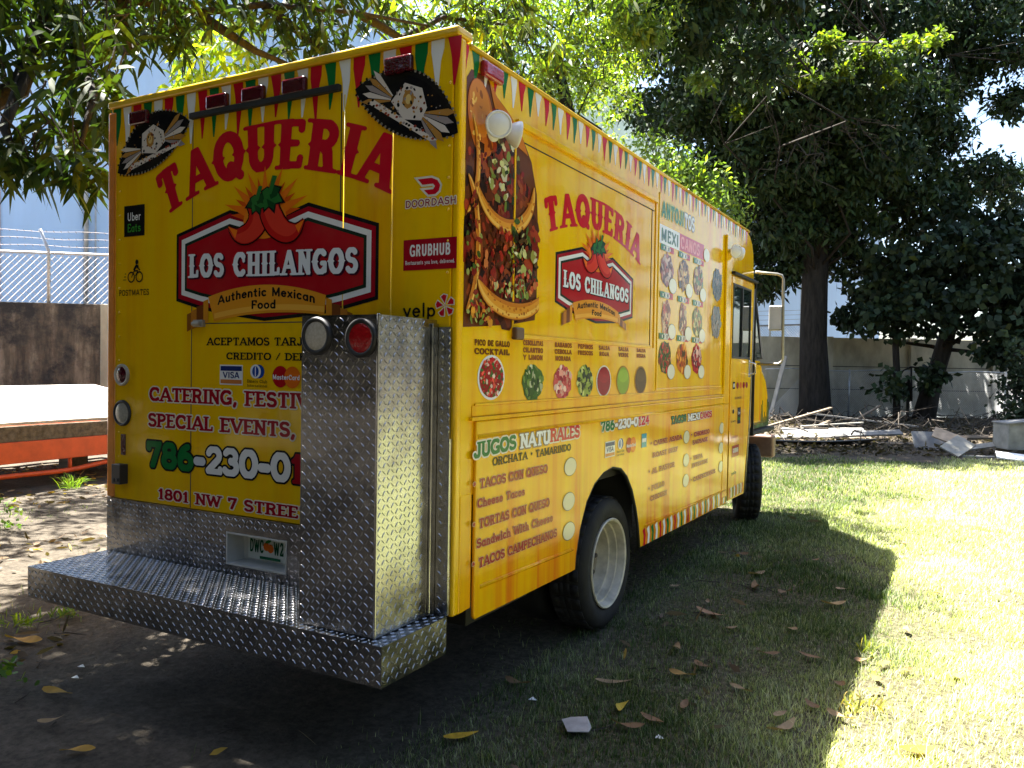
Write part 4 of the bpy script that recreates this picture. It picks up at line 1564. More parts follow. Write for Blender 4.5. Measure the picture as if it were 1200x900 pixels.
for u, rows, k in sauces:
    D = Decal('side')
    label_lines(D, u, 1.706, rows, .21, .024, brown)
    pal = {'gr': [hexc(60, 100, 36), hexc(110, 140, 60), hexc(200, 206, 160), hexc(40, 70, 30)],
           'pk': [hexc(206, 90, 84), hexc(232, 160, 140), hexc(170, 50, 60), hexc(236, 200, 180)],
           'cu': [hexc(150, 170, 70), hexc(40, 70, 34), hexc(200, 206, 120), hexc(34, 50, 26)]}.get(k)
    c = 1.525
    if pal:
        D.ell(u, c, .108, .088, pal[0], 1, wob=.08)
        D.confetti(lambda a, b: ((a - u) / .10) ** 2 + ((b - c) / .082) ** 2 < 1, (u - .1, u + .1, c - .09, c + .09), 80, pal, .010, .026, 1.2, 2.4)
        D.confetti(lambda a, b: True, (u - .02, u + .04, c - .115, c - .085), 6, pal[:2], .010, .02, 2.4, 2.6)
    else:
        col = {'rd': hexc(140, 14, 26), 'gn': hexc(130, 164, 34), 'br': hexc(78, 62, 22)}[k]
        D.ell(u, c, .112, .092, C_CREAM if k == 'rd' else hexc(170, 120, 30), 1)
        D.ell(u, c, .100, .084, col, 2)
        D.ell(u, c + .03, .085, .04, tuple(x * 1.25 for x in col[:3]), 2.4)
    fin(D, 'menu_picture')

# lower skirt: juices, tacos, telephone, cards
B = .0145
D = Decal('side', B)
D.text('ORCHATA * TAMARINDO', 'coop', .290, 1.115, 1.160, .038, (.03, .02, .01), 1)
fin(D, 'lettering')
D = Decal('side', B)
for g_, l in ((.10, 1), (0, 2)):
    D.text('JUGOS', 'fat', .130, .505, 1.206, .070, C_GREEN if not g_ else C_CREAM, l, grow=g_, shear=.03)
    D.text('NATU', 'fat', .545, .860, 1.216, .070, C_WHITE if not g_ else hexc(150, 130, 100), l, grow=g_)
    D.text('RALES', 'fat', .862, 1.225, 1.222, .070, C_RED if not g_ else C_CREAM, l, grow=g_)
fin(D, 'lettering')
mr = hexc(158, 10, 24)[:3]
pale = (.80, .62, .36)
for s, ua, ub, v, h in (('* TACOS CON QUESO', .125, .840, 1.072, .043), ('Cheese Tacos', .165, .600, .990, .040),
                        ('* TORTAS CON QUESO', .125, .868, .898, .044), ('Sandwich With Cheese', .163, .912, .815, .042),
                        ('* TACOS CAMPECHANOS', .125, .960, .727, .044)):
    D = Decal('side', B)
    D.text(s, 'coopb', ua, ub, v, h, pale, 1, grow=.055)
    D.text(s, 'coopb', ua, ub, v, h, mr, 2, grow=.012)
    fin(D, 'menu_lettering')
for u, v in ((1.112, 1.074), (1.100, .890), (1.108, .730), (3.190, 1.087), (3.194, .912), (3.196, .757), (4.217, 1.093), (4.209, .923), (4.217, .759)):
    D = Decal('side', B)
    D.ell(u, v, .078, .050, (.20, .15, .06), 1)
    D.ell(u, v, .073, .0465, hexc(222, 214, 180), 2)
    fin(D, 'price_sticker')
D = Decal('side', B)
for g_, l in ((.09, 1), (0, 2)):
    D.text('786', 'fat', 1.520, 1.730, 1.232, .066, C_GREEN if not g_ else C_CREAM, l, grow=g_)
    D.text('-230-0', 'fat', 1.735, 2.130, 1.232, .066, C_WHITE if not g_ else (.3, .2, .1), l, grow=g_)
    D.text('124', 'fat', 2.135, 2.345, 1.232, .066, C_RED if not g_ else C_CREAM, l, grow=g_)
fin(D, 'phone_number')
D = Decal('side', B)
card_logos(D, 1.590, 1.075, .094)
D.rect(2.205, 2.300, 1.085, 1.175, hexc(70, 150, 170), 1)
D.rect(2.215, 2.290, 1.120, 1.145, C_WHITE, 2)
fin(D, 'payment_logos')
D = Decal('side', B)
for s, ua, ub, c in (('TA', 2.815, 2.955, C_GREEN), ('COS', 2.965, 3.175, C_GREEN), ('MEXI', 3.215, 3.535, C_WHITE), ('CANOS', 3.540, 3.885, C_RED)):
    D.text(s, 'fat', ua, ub, 1.205, .055, C_BLACK if c != C_RED else C_CREAM, 1, grow=.08)
    D.text(s, 'fat', ua, ub, 1.205, .055, c, 2)
fin(D, 'lettering')
for s, ua, ub, v, h in (('* CARNE ASADA', 2.375, 3.075, 1.080, .036), ('ROAST BEEF', 2.430, 2.985, 1.000, .034), ('* AL PASTOR', 2.350, 2.915, .892, .037),
                        ('* POLLO', 2.350, 2.690, .778, .037), ('CHICKEN', 2.395, 2.750, .710, .034), ('* CHORIZO', 3.300, 3.825, 1.075, .036),
                        ('SAUSAGE', 3.350, 3.780, 1.015, .034), ('* TRIPA', 3.300, 3.640, .892, .036), ('INTESTINE', 3.350, 3.800, .836, .034),
                        ('* CAMPECHANOS', 3.320, 4.040, .724, .036)):
    D = Decal('side', B)
    D.text(s, 'coopb', ua, ub, v, h, pale, 1, grow=.055)
    D.text(s, 'coopb', ua, ub, v, h, mr, 2, grow=.012)
    fin(D, 'menu_lettering')

# upper panel: heading and nine dishes with their prices
D = Decal('side')
for g_, l in ((.08, 1), (0, 2)):
    D.text('ANTOJI', 'cond', 2.550, 3.060, 2.645, .105, C_GREEN if not g_ else hexc(200, 190, 90), l, grow=g_, shear=.012)
    D.text('TOS', 'cond', 3.065, 3.330, 2.651, .105, C_WHITE if not g_ else (.3, .25, .2), l, grow=g_)
D.rect(2.520, 2.965, 2.462, 2.590, C_WHITE, 1)
D.rect(2.965, 3.600, 2.470, 2.590, hexc(196, 60, 80), 1)
D.text('MEXI', 'cond', 2.545, 2.945, 2.480, .090, hexc(60, 90, 60), 2)
D.text('CANOS', 'cond', 2.985, 3.480, 2.484, .090, hexc(236, 150, 150), 2)
fin(D, 'lettering')
dish = [[hexc(120, 70, 60), hexc(170, 100, 90), hexc(210, 180, 170), hexc(90, 40, 36)], [hexc(130, 80, 40), hexc(190, 130, 70), hexc(80, 50, 26), hexc(216, 180, 120)],
        [hexc(150, 80, 40), hexc(110, 50, 30), hexc(200, 160, 100), hexc(90, 110, 50)], [hexc(210, 150, 120), hexc(176, 60, 50), hexc(220, 190, 150), hexc(120, 60, 40)],
        [hexc(150, 80, 60), hexc(90, 50, 40), hexc(196, 130, 90), hexc(220, 190, 150)], [hexc(90, 100, 40), hexc(140, 130, 60), hexc(180, 100, 50), hexc(206, 190, 120)],
        [hexc(70, 90, 40), hexc(140, 70, 40), hexc(180, 130, 80), hexc(206, 60, 50)], [hexc(210, 110, 30), hexc(236, 160, 50), hexc(100, 70, 30), hexc(180, 70, 30)],
        [hexc(170, 26, 32), hexc(206, 50, 50), hexc(90, 40, 60), hexc(226, 180, 170)]]
k = 0
for r, vc in enumerate((2.290, 1.965, 1.678)):
    for c, uc in enumerate((2.690, 3.085, 3.460)):
        D = Decal('side')
        ru, rv = (.135, .125) if k not in (3, 4) else (.09, .135)
        rot = (-.25 if k == 3 else (.30 if k == 4 else RND.uniform(-.2, .2)))
        D.ell(uc, vc, ru, rv * .9, dish[k][0], 1, n=18, rot=rot, wob=.10)
        D.confetti(lambda a, b: ((a - uc) / (ru * .92)) ** 2 + ((b - vc) / (rv * .82)) ** 2 < 1, (uc - ru, uc + ru, vc - rv, vc + rv), 70, dish[k], .012, .040, 1.2, 2.8)
        v = vc + .128
        for q, col in enumerate((C_GREEN, (.55, .55, .5), C_RED)):
            D.rect(uc - .14 + q * .0935, uc - .14 + (q + 1) * .0935, v, v + .042, col, 3)
        for q in range(7):
            D.rect(uc - .12 + q * .034, uc - .102 + q * .034, v + .010, v + .032, C_CREAM if q % 2 else (.05, .04, .03), 3.5)
        fin(D, 'menu_picture')
        D = Decal('side', .003)
        pu, pv = uc + .13, vc - .098
        D.ell(pu, pv, .088, .056, (.28, .22, .10), 1)
        D.ell(pu, pv, .083, .052, hexc(232, 228, 210), 2)
        fin(D, 'price_sticker')
        k += 1
D = Decal('side', .003)
D.ell(3.668, 2.516, .083, .052, hexc(232, 228, 210), 2)
fin(D, 'price_sticker')
for uc, vc in ((4.015, 2.315), (4.010, 2.000)):
    D = Decal('side')
    pal = [hexc(30, 18, 10), hexc(60, 38, 22), hexc(16, 12, 10), hexc(100, 66, 36), hexc(44, 46, 22)]
    D.ell(uc, vc, .15, .13, pal[0], 1, wob=.1)
    D.confetti(lambda a, b: ((a - uc) / .145) ** 2 + ((b - vc) / .125) ** 2 < 1, (uc - .15, uc + .15, vc - .13, vc + .13), 80, pal, .014, .04, 1.2, 2.6)
    fin(D, 'menu_picture')

# cab door: small marks
D = Decal('side', .0125)
D.rect(4.58, 4.66, 1.425, 1.490, C_BLACK, 1)
D.rect(4.595, 4.645, 1.44, 1.475, C_CREAM, 2)
for q, col in enumerate((hexc(150, 40, 40), hexc(214, 110, 40), C_DRED, hexc(150, 60, 60))):
    D.ell(4.76 + .12 * q, 1.455, .045, .03, col, 1)
D.text('RAMOS', 'slab', 4.66, 4.92, 1.33, .022, (.2, .1, .05), 1)
D.rect(4.78, 4.90, 1.10, 1.25, C_BLACK, 1)
D.text('Uber', 'sans', 4.79, 4.89, 1.185, .03, C_WHITE, 2)
D.text('Eats', 'sans', 4.79, 4.89, 1.135, .03, hexc(60, 150, 50), 2)
D.ell(4.62, 1.22, .03, .02, C_BLACK, 1)
D.text('POSTMATES', 'wide', 4.53, 4.72, 1.12, .018, C_BLACK, 1)
D.text('DOORDASH', 'wide', 4.55, 4.82, .975, .02, C_DRED, 1)
D.rect(4.60, 4.86, .800, .905, C_DRED, 1)
D.text('GRUBHUB', 'cond', 4.63, 4.83, .838, .042, C_WHITE, 2)
D.text('yelp', 'sans', 4.60, 4.78, .64, .03, C_BLACK, 1)
fin(D, 'door_lettering')
# ------------------------------------------------------------------ ground and lawn
ez_ = np.array((0, 0, 1.0))


def sstep(a, b, x):
    t = np.clip((x - a) / (b - a), 0, 1)
    return t * t * (3 - 2 * t)


def vnoise(x, y, s, seed=0):
    """smooth value noise on arrays"""
    x, y = np.asarray(x, float) / s, np.asarray(y, float) / s
    i, j = np.floor(x).astype(int), np.floor(y).astype(int)
    fx, fy = x - i, y - j
    fx, fy = fx * fx * (3 - 2 * fx), fy * fy * (3 - 2 * fy)
    def hsh(a, b):
        q = np.sin(a * 127.1 + b * 311.7 + seed * 74.7) * 43758.5453
        return q - np.floor(q)
    return (hsh(i, j) * (1 - fx) + hsh(i + 1, j) * fx) * (1 - fy) + (hsh(i, j + 1) * (1 - fx) + hsh(i + 1, j + 1) * fx) * fy


def gz(x, y):
    x, y = np.asarray(x, float), np.asarray(y, float)
    return .035 * (vnoise(x, y, 1.7, 3) - .5) + .02 * (vnoise(x, y, .45, 5) - .5) + .008 * (vnoise(x, y, .12, 9) - .5)


def depth_of(x, y):
    return (x - CAM[0]) * FWD[0] + (y - CAM[1]) * FWD[1]


def grassness(x, y):
    x, y = np.asarray(x, float), np.asarray(y, float)
    n = vnoise(x, y, .9, 21) * .6 + vnoise(x, y, .28, 22) * .4
    g = sstep(1.9, 3.1, x + .28 * np.clip(y, -1, 4) + (n - .5) * 1.4)
    far = 1 - sstep(14.2, 15.4, depth_of(x, y) + (n - .5) * 2.2)
    back = sstep(6.3, 7.5, y) * sstep(-1.5, .5, x)
    return np.clip(np.maximum(g, back) * far, 0, 1)


def axis_pts(lo, hi, step, far):
    a = list(np.arange(lo, hi + 1e-6, step))
    s, v = step, a[-1]
    while v < far:
        s *= 1.35
        v += s
        a.append(v)
    s, v = step, a[0]
    while v > -far:
        s *= 1.35
        v -= s
        a.insert(0, v)
    return np.array(a)


gx, gy = axis_pts(-8, 9, .11, 400), axis_pts(-3.5, 14, .11, 400)
XX, YY = np.meshgrid(gx, gy)
fade = np.clip(1 - (np.hypot(XX - 1, YY - 5) - 25) / 30, 0, 1)
ZZ = gz(XX, YY) * fade
nx_, ny_ = len(gx), len(gy)
ii = (np.arange(ny_ - 1)[:, None] * nx_ + np.arange(nx_ - 1)[None]).ravel()
gfaces = np.stack([ii, ii + 1, ii + nx_ + 1, ii + nx_], 1)
gg = grassness(XX, YY)
gme = fast_mesh('ground', np.stack([XX, YY, ZZ], -1).reshape(-1, 3), [gfaces], np.stack([gg, gg, gg], -1).reshape(-1, 3))
gme.polygons.foreach_set('use_smooth', [True] * len(gme.polygons))
m, nt, p, out = newmat('earth')
a = node(nt, 'ShaderNodeAttribute', attribute_name='Col')
v = texco(nt)
n1 = noise(nt, v, 3.0, 8, .7)
n2 = noise(nt, v, 28.0, 6, .7)
soil = ramp(nt, n1, [(.3, (.030, .025, .019)), (.55, (.07, .058, .044)), (.75, (.16, .138, .108))])
that = ramp(nt, n2, [(.3, (.030, .028, .014)), (.5, (.07, .066, .03)), (.74, (.20, .18, .10))])
nt.links.new(mixc(nt, .35, mixc(nt, a.outputs['Color'], soil, that), ramp(nt, n2, [(.35, (.022, .019, .015)), (.7, (.19, .165, .13))])), p.inputs['Base Color'])
p.inputs['Roughness'].default_value = .95
p.inputs['Specular IOR Level'].default_value = .15
bump(nt, p, n2, .8, .03)
ground = link('ground', gme, m)
ground['kind'] = 'structure'


def scatter_blades(n, x0, x1, y0, y1, hmin, hmax, wid, prob, tuft=0):
    x, y = rng.uniform(x0, x1, n), rng.uniform(y0, y1, n)
    if tuft:
        x, y = np.repeat(x, tuft) + rng.normal(0, .022, n * tuft), np.repeat(y, tuft) + rng.normal(0, .022, n * tuft)
        n *= tuft
    keep = rng.random(n) < prob(x, y)
    x, y = x[keep], y[keep]
    n = len(x)
    cl = vnoise(x, y, .22, 31)
    h = rng.uniform(hmin, hmax, n) * (.55 + .9 * cl)
    az = rng.uniform(0, 2 * math.pi, n)
    lean = rng.uniform(.15, 1.0, n) * h
    d = np.stack([np.cos(az), np.sin(az)], 1)
    s = np.stack([-d[:, 1], d[:, 0]], 1) * (wid * rng.uniform(.6, 1.3, n))[:, None]
    b = np.stack([x, y, gz(x, y) - .004], 1)
    V = np.zeros((n, 5, 3))
    V[:, 0] = b
    V[:, 0, :2] -= s
    V[:, 1] = b
    V[:, 1, :2] += s
    mid = b + np.concatenate([d * (lean * .35)[:, None], (h * .62)[:, None]], 1)
    V[:, 2] = mid
    V[:, 2, :2] += s * .8
    V[:, 3] = mid
    V[:, 3, :2] -= s * .8
    V[:, 4] = b + np.concatenate([d * lean[:, None], h[:, None]], 1)
    sunlit_tint = sstep(2.9, 4.5, x + 1.2 * (vnoise(x, y, 1.1, 43) - .5))  # sunlight painted in: blades turn paler past the edge of the truck's shadow
    dry = np.clip(vnoise(x, y, .6, 41) * .45 - .26 + .80 * sunlit_tint + rng.normal(.10, .22, n), 0, 1)[:, None]  # random dry patches plus the painted sunlight
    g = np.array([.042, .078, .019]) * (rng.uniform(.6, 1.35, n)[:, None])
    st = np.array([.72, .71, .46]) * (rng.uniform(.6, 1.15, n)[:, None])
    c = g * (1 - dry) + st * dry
    C_ = np.repeat(c[:, None], 5, 1)
    C_[:, :2] *= .8  # blade feet darker: shade painted into their colour
    k = np.arange(n)[:, None] * 5
    return V.reshape(-1, 3), k + np.array([[0, 1, 2, 3]]), k + np.array([[3, 2, 4]]), C_.reshape(-1, 3)


def lawn_prob(x, y):
    g = grassness(x, y)
    under = (x > .1) & (x < 2.05) & (y > -.3) & (y < 6.6)
    d = np.hypot(x - CAM[0], y - CAM[1])
    bare = .35 + .65 * sstep(.26, .50, vnoise(x, y, .55, 71) * .6 + vnoise(x, y, .16, 72) * .4)
    return g * np.where(under, .15, 1.0) * np.maximum(bare, sstep(6, 12, d))


parts_ = []
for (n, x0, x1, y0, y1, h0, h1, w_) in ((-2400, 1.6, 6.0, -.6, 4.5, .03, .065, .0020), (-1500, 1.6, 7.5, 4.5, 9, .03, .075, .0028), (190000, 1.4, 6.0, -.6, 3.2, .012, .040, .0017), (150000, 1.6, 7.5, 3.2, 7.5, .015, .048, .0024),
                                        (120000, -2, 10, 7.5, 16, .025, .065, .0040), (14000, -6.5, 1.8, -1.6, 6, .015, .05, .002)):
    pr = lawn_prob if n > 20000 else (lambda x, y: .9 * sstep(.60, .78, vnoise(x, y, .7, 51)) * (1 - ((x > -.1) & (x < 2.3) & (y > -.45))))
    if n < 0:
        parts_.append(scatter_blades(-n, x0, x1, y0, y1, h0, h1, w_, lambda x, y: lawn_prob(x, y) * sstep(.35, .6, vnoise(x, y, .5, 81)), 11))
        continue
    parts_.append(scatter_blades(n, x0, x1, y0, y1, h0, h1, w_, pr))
off, VV, FQ, FT, CC = 0, [], [], [], []
for V_, q, t, c in parts_:
    VV.append(V_)
    FQ.append(q + off)
    FT.append(t + off)
    CC.append(c)
    off += len(V_)
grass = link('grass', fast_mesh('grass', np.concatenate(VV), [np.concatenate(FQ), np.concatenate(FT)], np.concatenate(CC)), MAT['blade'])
tag(grass, 'short patchy grass of the yard, green and dry straw, coloured paler where sunlit', 'grass', kind='stuff')


# ------------------------------------------------------------------ leaves and trees
def leaf_arrays(P, Dd, L, Wd, droop, col, six=True):
    """P base points, Dd unit directions; returns verts, quads, tris, colours"""
    n = len(P)
    r = rng.normal(0, 1, (n, 3))
    s = np.cross(Dd, r)
    s /= np.linalg.norm(s, axis=1)[:, None] + 1e-9
    L = np.broadcast_to(L, n)[:, None]
    Wd = np.broadcast_to(Wd, n)[:, None]
    dn = np.array([0, 0, -1.0])
    f = lambda t: P + Dd * L * t + dn * (droop * L * t * t)
    if six:
        V = np.stack([f(0), f(.3) - s * Wd * .48, f(.3) + s * Wd * .48, f(.66) + s * Wd * .40, f(.66) - s * Wd * .40, f(1.0)], 1)
        k = np.arange(n)[:, None] * 6
        q = k + np.array([[1, 2, 3, 4]])
        t = np.concatenate([k + np.array([[0, 2, 1]]), k + np.array([[4, 3, 5]])])
        m_ = 6
    else:
        V = np.stack([f(0), f(.5) - s * Wd * .5, f(1.0), f(.5) + s * Wd * .5], 1)
        k = np.arange(n)[:, None] * 4
        q = k + np.array([[0, 1, 2, 3]])
        t = np.zeros((0, 3), int)
        m_ = 4
    return V.reshape(-1, 3), q, t, np.repeat(col[:, None], m_, 1).reshape(-1, 3)


class Foliage:
    def __init__(self, six):
        self.six = six
        self.A = []

    def add(self, *a):
        self.A.append(leaf_arrays(*a, six=self.six))

    def build(self, name, parent, mat=None, origin=(0, 0, 0)):
        off, VV, FQ, FT, CC = 0, [], [], [], []
        for V, q, t, c in self.A:
            VV.append(V)
            FQ.append(q + off)
            FT.append(t + off)
            CC.append(c)
            off += len(V)
        fl = [np.concatenate(FQ)]
        ft = np.concatenate(FT)
        if len(ft):
            fl.append(ft)
        me = fast_mesh(name, np.concatenate(VV) - np.array(origin), fl, np.concatenate(CC))
        return link(name, me, mat or MAT['leaf'], parent)


def green(n, base, var=.35, yel=0.15):
    c = np.array(base) * rng.uniform(1 - var, 1 + var, (n, 1))
    y = rng.random((n, 1)) < yel
    return np.where(y, c * np.array([1.9, 1.5, .8]), c)


def unit(v):
    return v / (np.linalg.norm(v, axis=-1, keepdims=True) + 1e-9)


def rosettes(F, centres, per, L, W_, base, droop=.35, down=.35, yel=.12, spread=.05):
    """tufts of leaves at twig ends (mango like)"""
    n = len(centres)
    P = np.repeat(centres, per, 0) + rng.normal(0, spread, (n * per, 3))
    D_ = rng.normal(0, 1, (n * per, 3))
    D_[:, 2] = D_[:, 2] * .6 - down
    D_ = unit(D_)
    F.add(P, D_, L * rng.uniform(.6, 1.15, n * per), W_ * rng.uniform(.8, 1.15, n * per), droop, green(n * per, base, .35, yel))


def clump_points(c, r, n, shell=.55):
    d = unit(rng.normal(0, 1, (n, 3)))
    q = (shell + (1 - shell) * rng.random((n, 1))) * d * np.array(r)
    return np.array(c) + q


def bark_path(a, b, wob=.12, n=6):
    a, b = np.array(a, float), np.array(b, float)
    L = np.linalg.norm(b - a)
    out = [a + (b - a) * t for t in np.linspace(0, 1, n)]
    for i in range(1, n - 1):
        out[i] = out[i] + rng.normal(0, wob * L / n, 3)
    return out


def tree(name, label, cat, base, trunk_pts, trunk_r, clumps, leaf, group=None, limb_r=.10, dens=1.0, six=False, bark=None, mat=None):
    """clumps: (centre, radii, count); leaf: (length, width, base colour, yellow share, droop)"""
    root = thing(name, label, cat, base, group)
    mb = MB(base)
    mb.tube(trunk_pts, trunk_r, 12)
    top = np.array(trunk_pts[-1])
    prev = [np.array(q) for q in trunk_pts[len(trunk_pts) // 2:]]
    o_ = mb.build('trunk', bark or MAT['bark'], root, smooth=True)
    mb = MB(base)
    for c, r, n in clumps:
        s = prev[RND.randrange(len(prev))]
        pth = bark_path(s, c, .5, 6)
        mb.tube(pth, list(np.linspace(limb_r, limb_r * .25, 6)), 6)
        for _ in range(3 if np.linalg.norm(np.array(c) - CAM) > 21.5 or limb_r < .05 else 0):
            e = np.array(c) + unit(rng.normal(0, 1, 3)) * np.array(r) * .5
            mb.tube(bark_path(pth[3], e, .5, 4), [limb_r * .3, limb_r * .2, limb_r * .12, .012], 5)
    mb.build('limbs', bark or MAT['bark'], root, smooth=True)
    F = Foliage(six)
    for c, r, n in clumps:
        n = int(n * dens)
        # leaves gather in small sprays so the edge stays ragged
        k = max(3, n // 14)
        cen = clump_points(c, r, k, .45)
        P = np.repeat(cen, 14, 0) + rng.normal(0, .16, (k * 14, 3)) * np.array([1, 1, .7])
        D_ = unit(rng.normal(0, 1, (k * 14, 3)) + np.array([0, 0, -.35]))
        tone = np.repeat(rng.uniform(.55, 1.7, k), 14)[:, None]
        F.add(P, D_, leaf[0] * rng.uniform(.6, 1.2, k * 14), leaf[1] * rng.uniform(.8, 1.2, k * 14), leaf[4], green(k * 14, leaf[2], .3, leaf[3]) * tone)
    F.build('crown', root, mat, base)
    return root


def g0(px, py, dist):
    q = at(px, py, dist)
    return (float(q[0]), float(q[1]), 0.0)


def flat(q, z=0.0):
    return (float(q[0]), float(q[1]), z)


# 1. the big dark tree in front of the far wall
b = flat(at(955, 470, 27))
tr = [b, (b[0], b[1], .5), at(953, 400, 27), at(955, 320, 27), at(962, 230, 27), at(965, 130, 27.4), at(960, 20, 27.6)]
cl = []
for (px, py, d, r, n) in ((800, 40, 26, 1.9, 2300), (880, 20, 25, 2.0, 2300), (960, 10, 27, 2.2, 2600), (1050, 10, 27, 2.1, 2500), (1130, 30, 28, 1.9, 2100),
                          (780, -60, 28, 2.2, 1500), (900, -80, 28, 2.4, 1500), (1040, -90, 28, 2.4, 1500), (1160, -60, 28, 2.4, 1800), (1230, -20, 28, 2.2, 1700),
                          (850, 120, 25, 1.8, 2400), (930, 110, 23.5, 1.9, 2600), (1000, 100, 24, 1.9, 2500), (1060, 120, 26, 1.7, 2100), (1010, 180, 25, 1.7, 2300),
                          (900, 190, 25, 1.7, 2400), (840, 200, 27, 1.4, 1600), (960, 215, 25.5, 1.6, 2300), (1060, 210, 27, 1.4, 1500), (925, 265, 26, 1.2, 1500),
                          (1000, 262, 26.5, 1.1, 1100), (800, 130, 28, 1.6, 1700), (880, 255, 28, 1.1, 1000), (1100, 160, 27, 1.1, 900), (1130, 90, 28, 1.0, 700),
                          (950, 60, 29, 2.6, 2500), (860, 70, 29, 2.6, 2500), (1040, 60, 30, 2.4, 2400), (965, 150, 29, 2.4, 2400), (880, 160, 29, 2.0, 1900),
                          (720, 60, 30, 1.7, 1500), (740, -10, 29, 1.8, 1600), (760, 130, 31, 1.3, 900), (870, 330, 28, .9, 500), (905, 330, 28.5, .8, 420), (930, 310, 28, 1.1, 900), (985, 300, 28, 1.0, 800), (890, 290, 29, .9, 600),
                          (1180, 40, 27, 1.8, 1500), (1190, 120, 28, .9, 500), (1150, 205, 28, 1.2, 900), (1190, 220, 29, 1.2, 800), (1100, 230, 28, 1.2, 1000),
                          (770, -60, 18, 1.7, 1500), (850, -100, 18, 1.8, 1600), (800, 20, 19, 1.3, 1100), (900, -40, 19, 1.6, 1500), (960, -110, 18, 1.8, 1500),
                          (1040, -140, 19, 1.8, 1500), (870, 70, 20, 1.1, 800), (730, -120, 18, 1.7, 1200), (1060, 260, 28.5, 1.0, 700), (1010, 215, 28, 1.5, 1500), (1260, 60, 27, 2.2, 1500)):
    cl.append((at(px, py, d), (r, r, r * .72), n))
t1 = tree('tree', 'tallest dark broad tree with a thick straight trunk standing before the far wall', 'tree', b, tr,
          [.62, .52, .44, .42, .38, .30, .18], cl, (.27, .115, (.021, .038, .014), .04, .25), limb_r=.05, dens=1.4, mat=MAT['leafdark'])
F = Foliage(False)       # lit tips of its boughs: sunlight put into a brighter leaf colour
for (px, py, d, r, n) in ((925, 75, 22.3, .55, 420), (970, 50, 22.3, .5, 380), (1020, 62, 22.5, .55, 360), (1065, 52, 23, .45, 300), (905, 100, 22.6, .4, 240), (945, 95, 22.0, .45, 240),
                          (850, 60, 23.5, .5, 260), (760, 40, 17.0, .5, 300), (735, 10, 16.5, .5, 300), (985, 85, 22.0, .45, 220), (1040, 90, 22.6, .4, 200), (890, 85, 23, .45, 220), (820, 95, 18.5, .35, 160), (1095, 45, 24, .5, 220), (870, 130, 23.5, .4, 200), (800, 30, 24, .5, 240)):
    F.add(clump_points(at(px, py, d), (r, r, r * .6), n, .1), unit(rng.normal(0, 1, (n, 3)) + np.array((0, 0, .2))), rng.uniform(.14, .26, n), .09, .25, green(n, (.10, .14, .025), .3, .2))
F.build('lit_tint_leaves', t1, MAT['leaf'], b)
# bare hanging twigs inside that tree
mb = MB(b)
for k in range(16):
    s = at(930 + RND.uniform(0, 70), 140 + RND.uniform(-10, 30), 22.8)
    e = s + np.array((RND.uniform(-1.2, 1.2), RND.uniform(-.5, .2), RND.uniform(-1.9, -.2)))
    pth = bark_path(s, e, .8, 6)
    mb.tube(pth, [.022, .018, .014, .011, .009, .006], 4)
    for _ in range(2):
        mb.tube(bark_path(pth[2], pth[4] + rng.normal(0, .4, 3), .6, 4), [.01, .008, .006, .004], 4)
mb.build('dead_twigs', MAT['twig'], t1)

# 2. round leaved tree leaning right, and its thin neighbours
b = flat(at(1082, 478, 26.5))
cl = []
for (px, py, d, r, n) in ((1060, 310, 26, 1.3, 800), (1120, 300, 26, 1.4, 900), (1180, 310, 25, 1.4, 900), (1020, 330, 27, 1.0, 480), (1090, 360, 25.5, 1.2, 800),
                          (1150, 360, 25, 1.3, 850), (1210, 350, 25, 1.3, 800), (1030, 375, 26, .8, 380), (1120, 265, 27, 1.1, 500), (1200, 270, 26, 1.2, 650),
                          (1190, 400, 24.5, .9, 420), (1250, 320, 25, 1.5, 700), (1000, 370, 27, .7, 260), (1170, 410, 25, .7, 200)):
    cl.append((at(px, py, d), (r, r, r * .8), n))
tree('tree', 'dark round leaved tree whose trunk leans to the right before the wall', 'tree', b,
     [b, at(1090, 460, 26.5), at(1105, 410, 26.4), at(1122, 350, 26.2), at(1140, 290, 26)], [.36, .30, .26, .2, .1], cl,
     (.27, .22, (.020, .034, .017), .04, .2), limb_r=.08, mat=MAT['leafdark'], dens=1.2)
for (px, pt, top, r, lab, ncl) in ((1051, 1048, 330, .12, 'thin upright sapling trunk close to the left of the leaning tree', 3),
                                   (1064, 1068, 430, .05, 'thinnest forked sapling between the upright sapling and the leaning tree', 2)):
    b = flat(at(px, 480, 26.2))
    cl = [(at(pt + RND.uniform(-25, 25), top + 20 + RND.uniform(-10, 30), 26), (.55, .55, .4), 170) for _ in range(ncl)]
    tree('sapling', lab, 'tree', b, [b, at(px, 440, 26.2), at(pt, top + 40, 26.2), at(pt, top, 26.2)], [r, r * .9, r * .8, r * .5], cl,
         (.26, .2, (.022, .036, .016), .04, .2), limb_r=.03, mat=MAT['leafdark'])
b = flat(at(1215, 500, 23))
tree('ivy_bush', 'dark climbing shrub covering the wall at the right end', 'shrub', b, [b, at(1212, 450, 23), at(1210, 400, 23)], [.1, .08, .05],
     [(at(1200, 430, 23), (.6, .6, .8), 700), (at(1195, 480, 22.5), (.6, .6, .5), 500), (at(1230, 460, 23), (.9, .9, 1.2), 900), (at(1185, 455, 23.3), (.35, .3, .5), 180)],
     (.16, .10, (.020, .032, .014), .05, .2), limb_r=.03, mat=MAT['leafdark'])

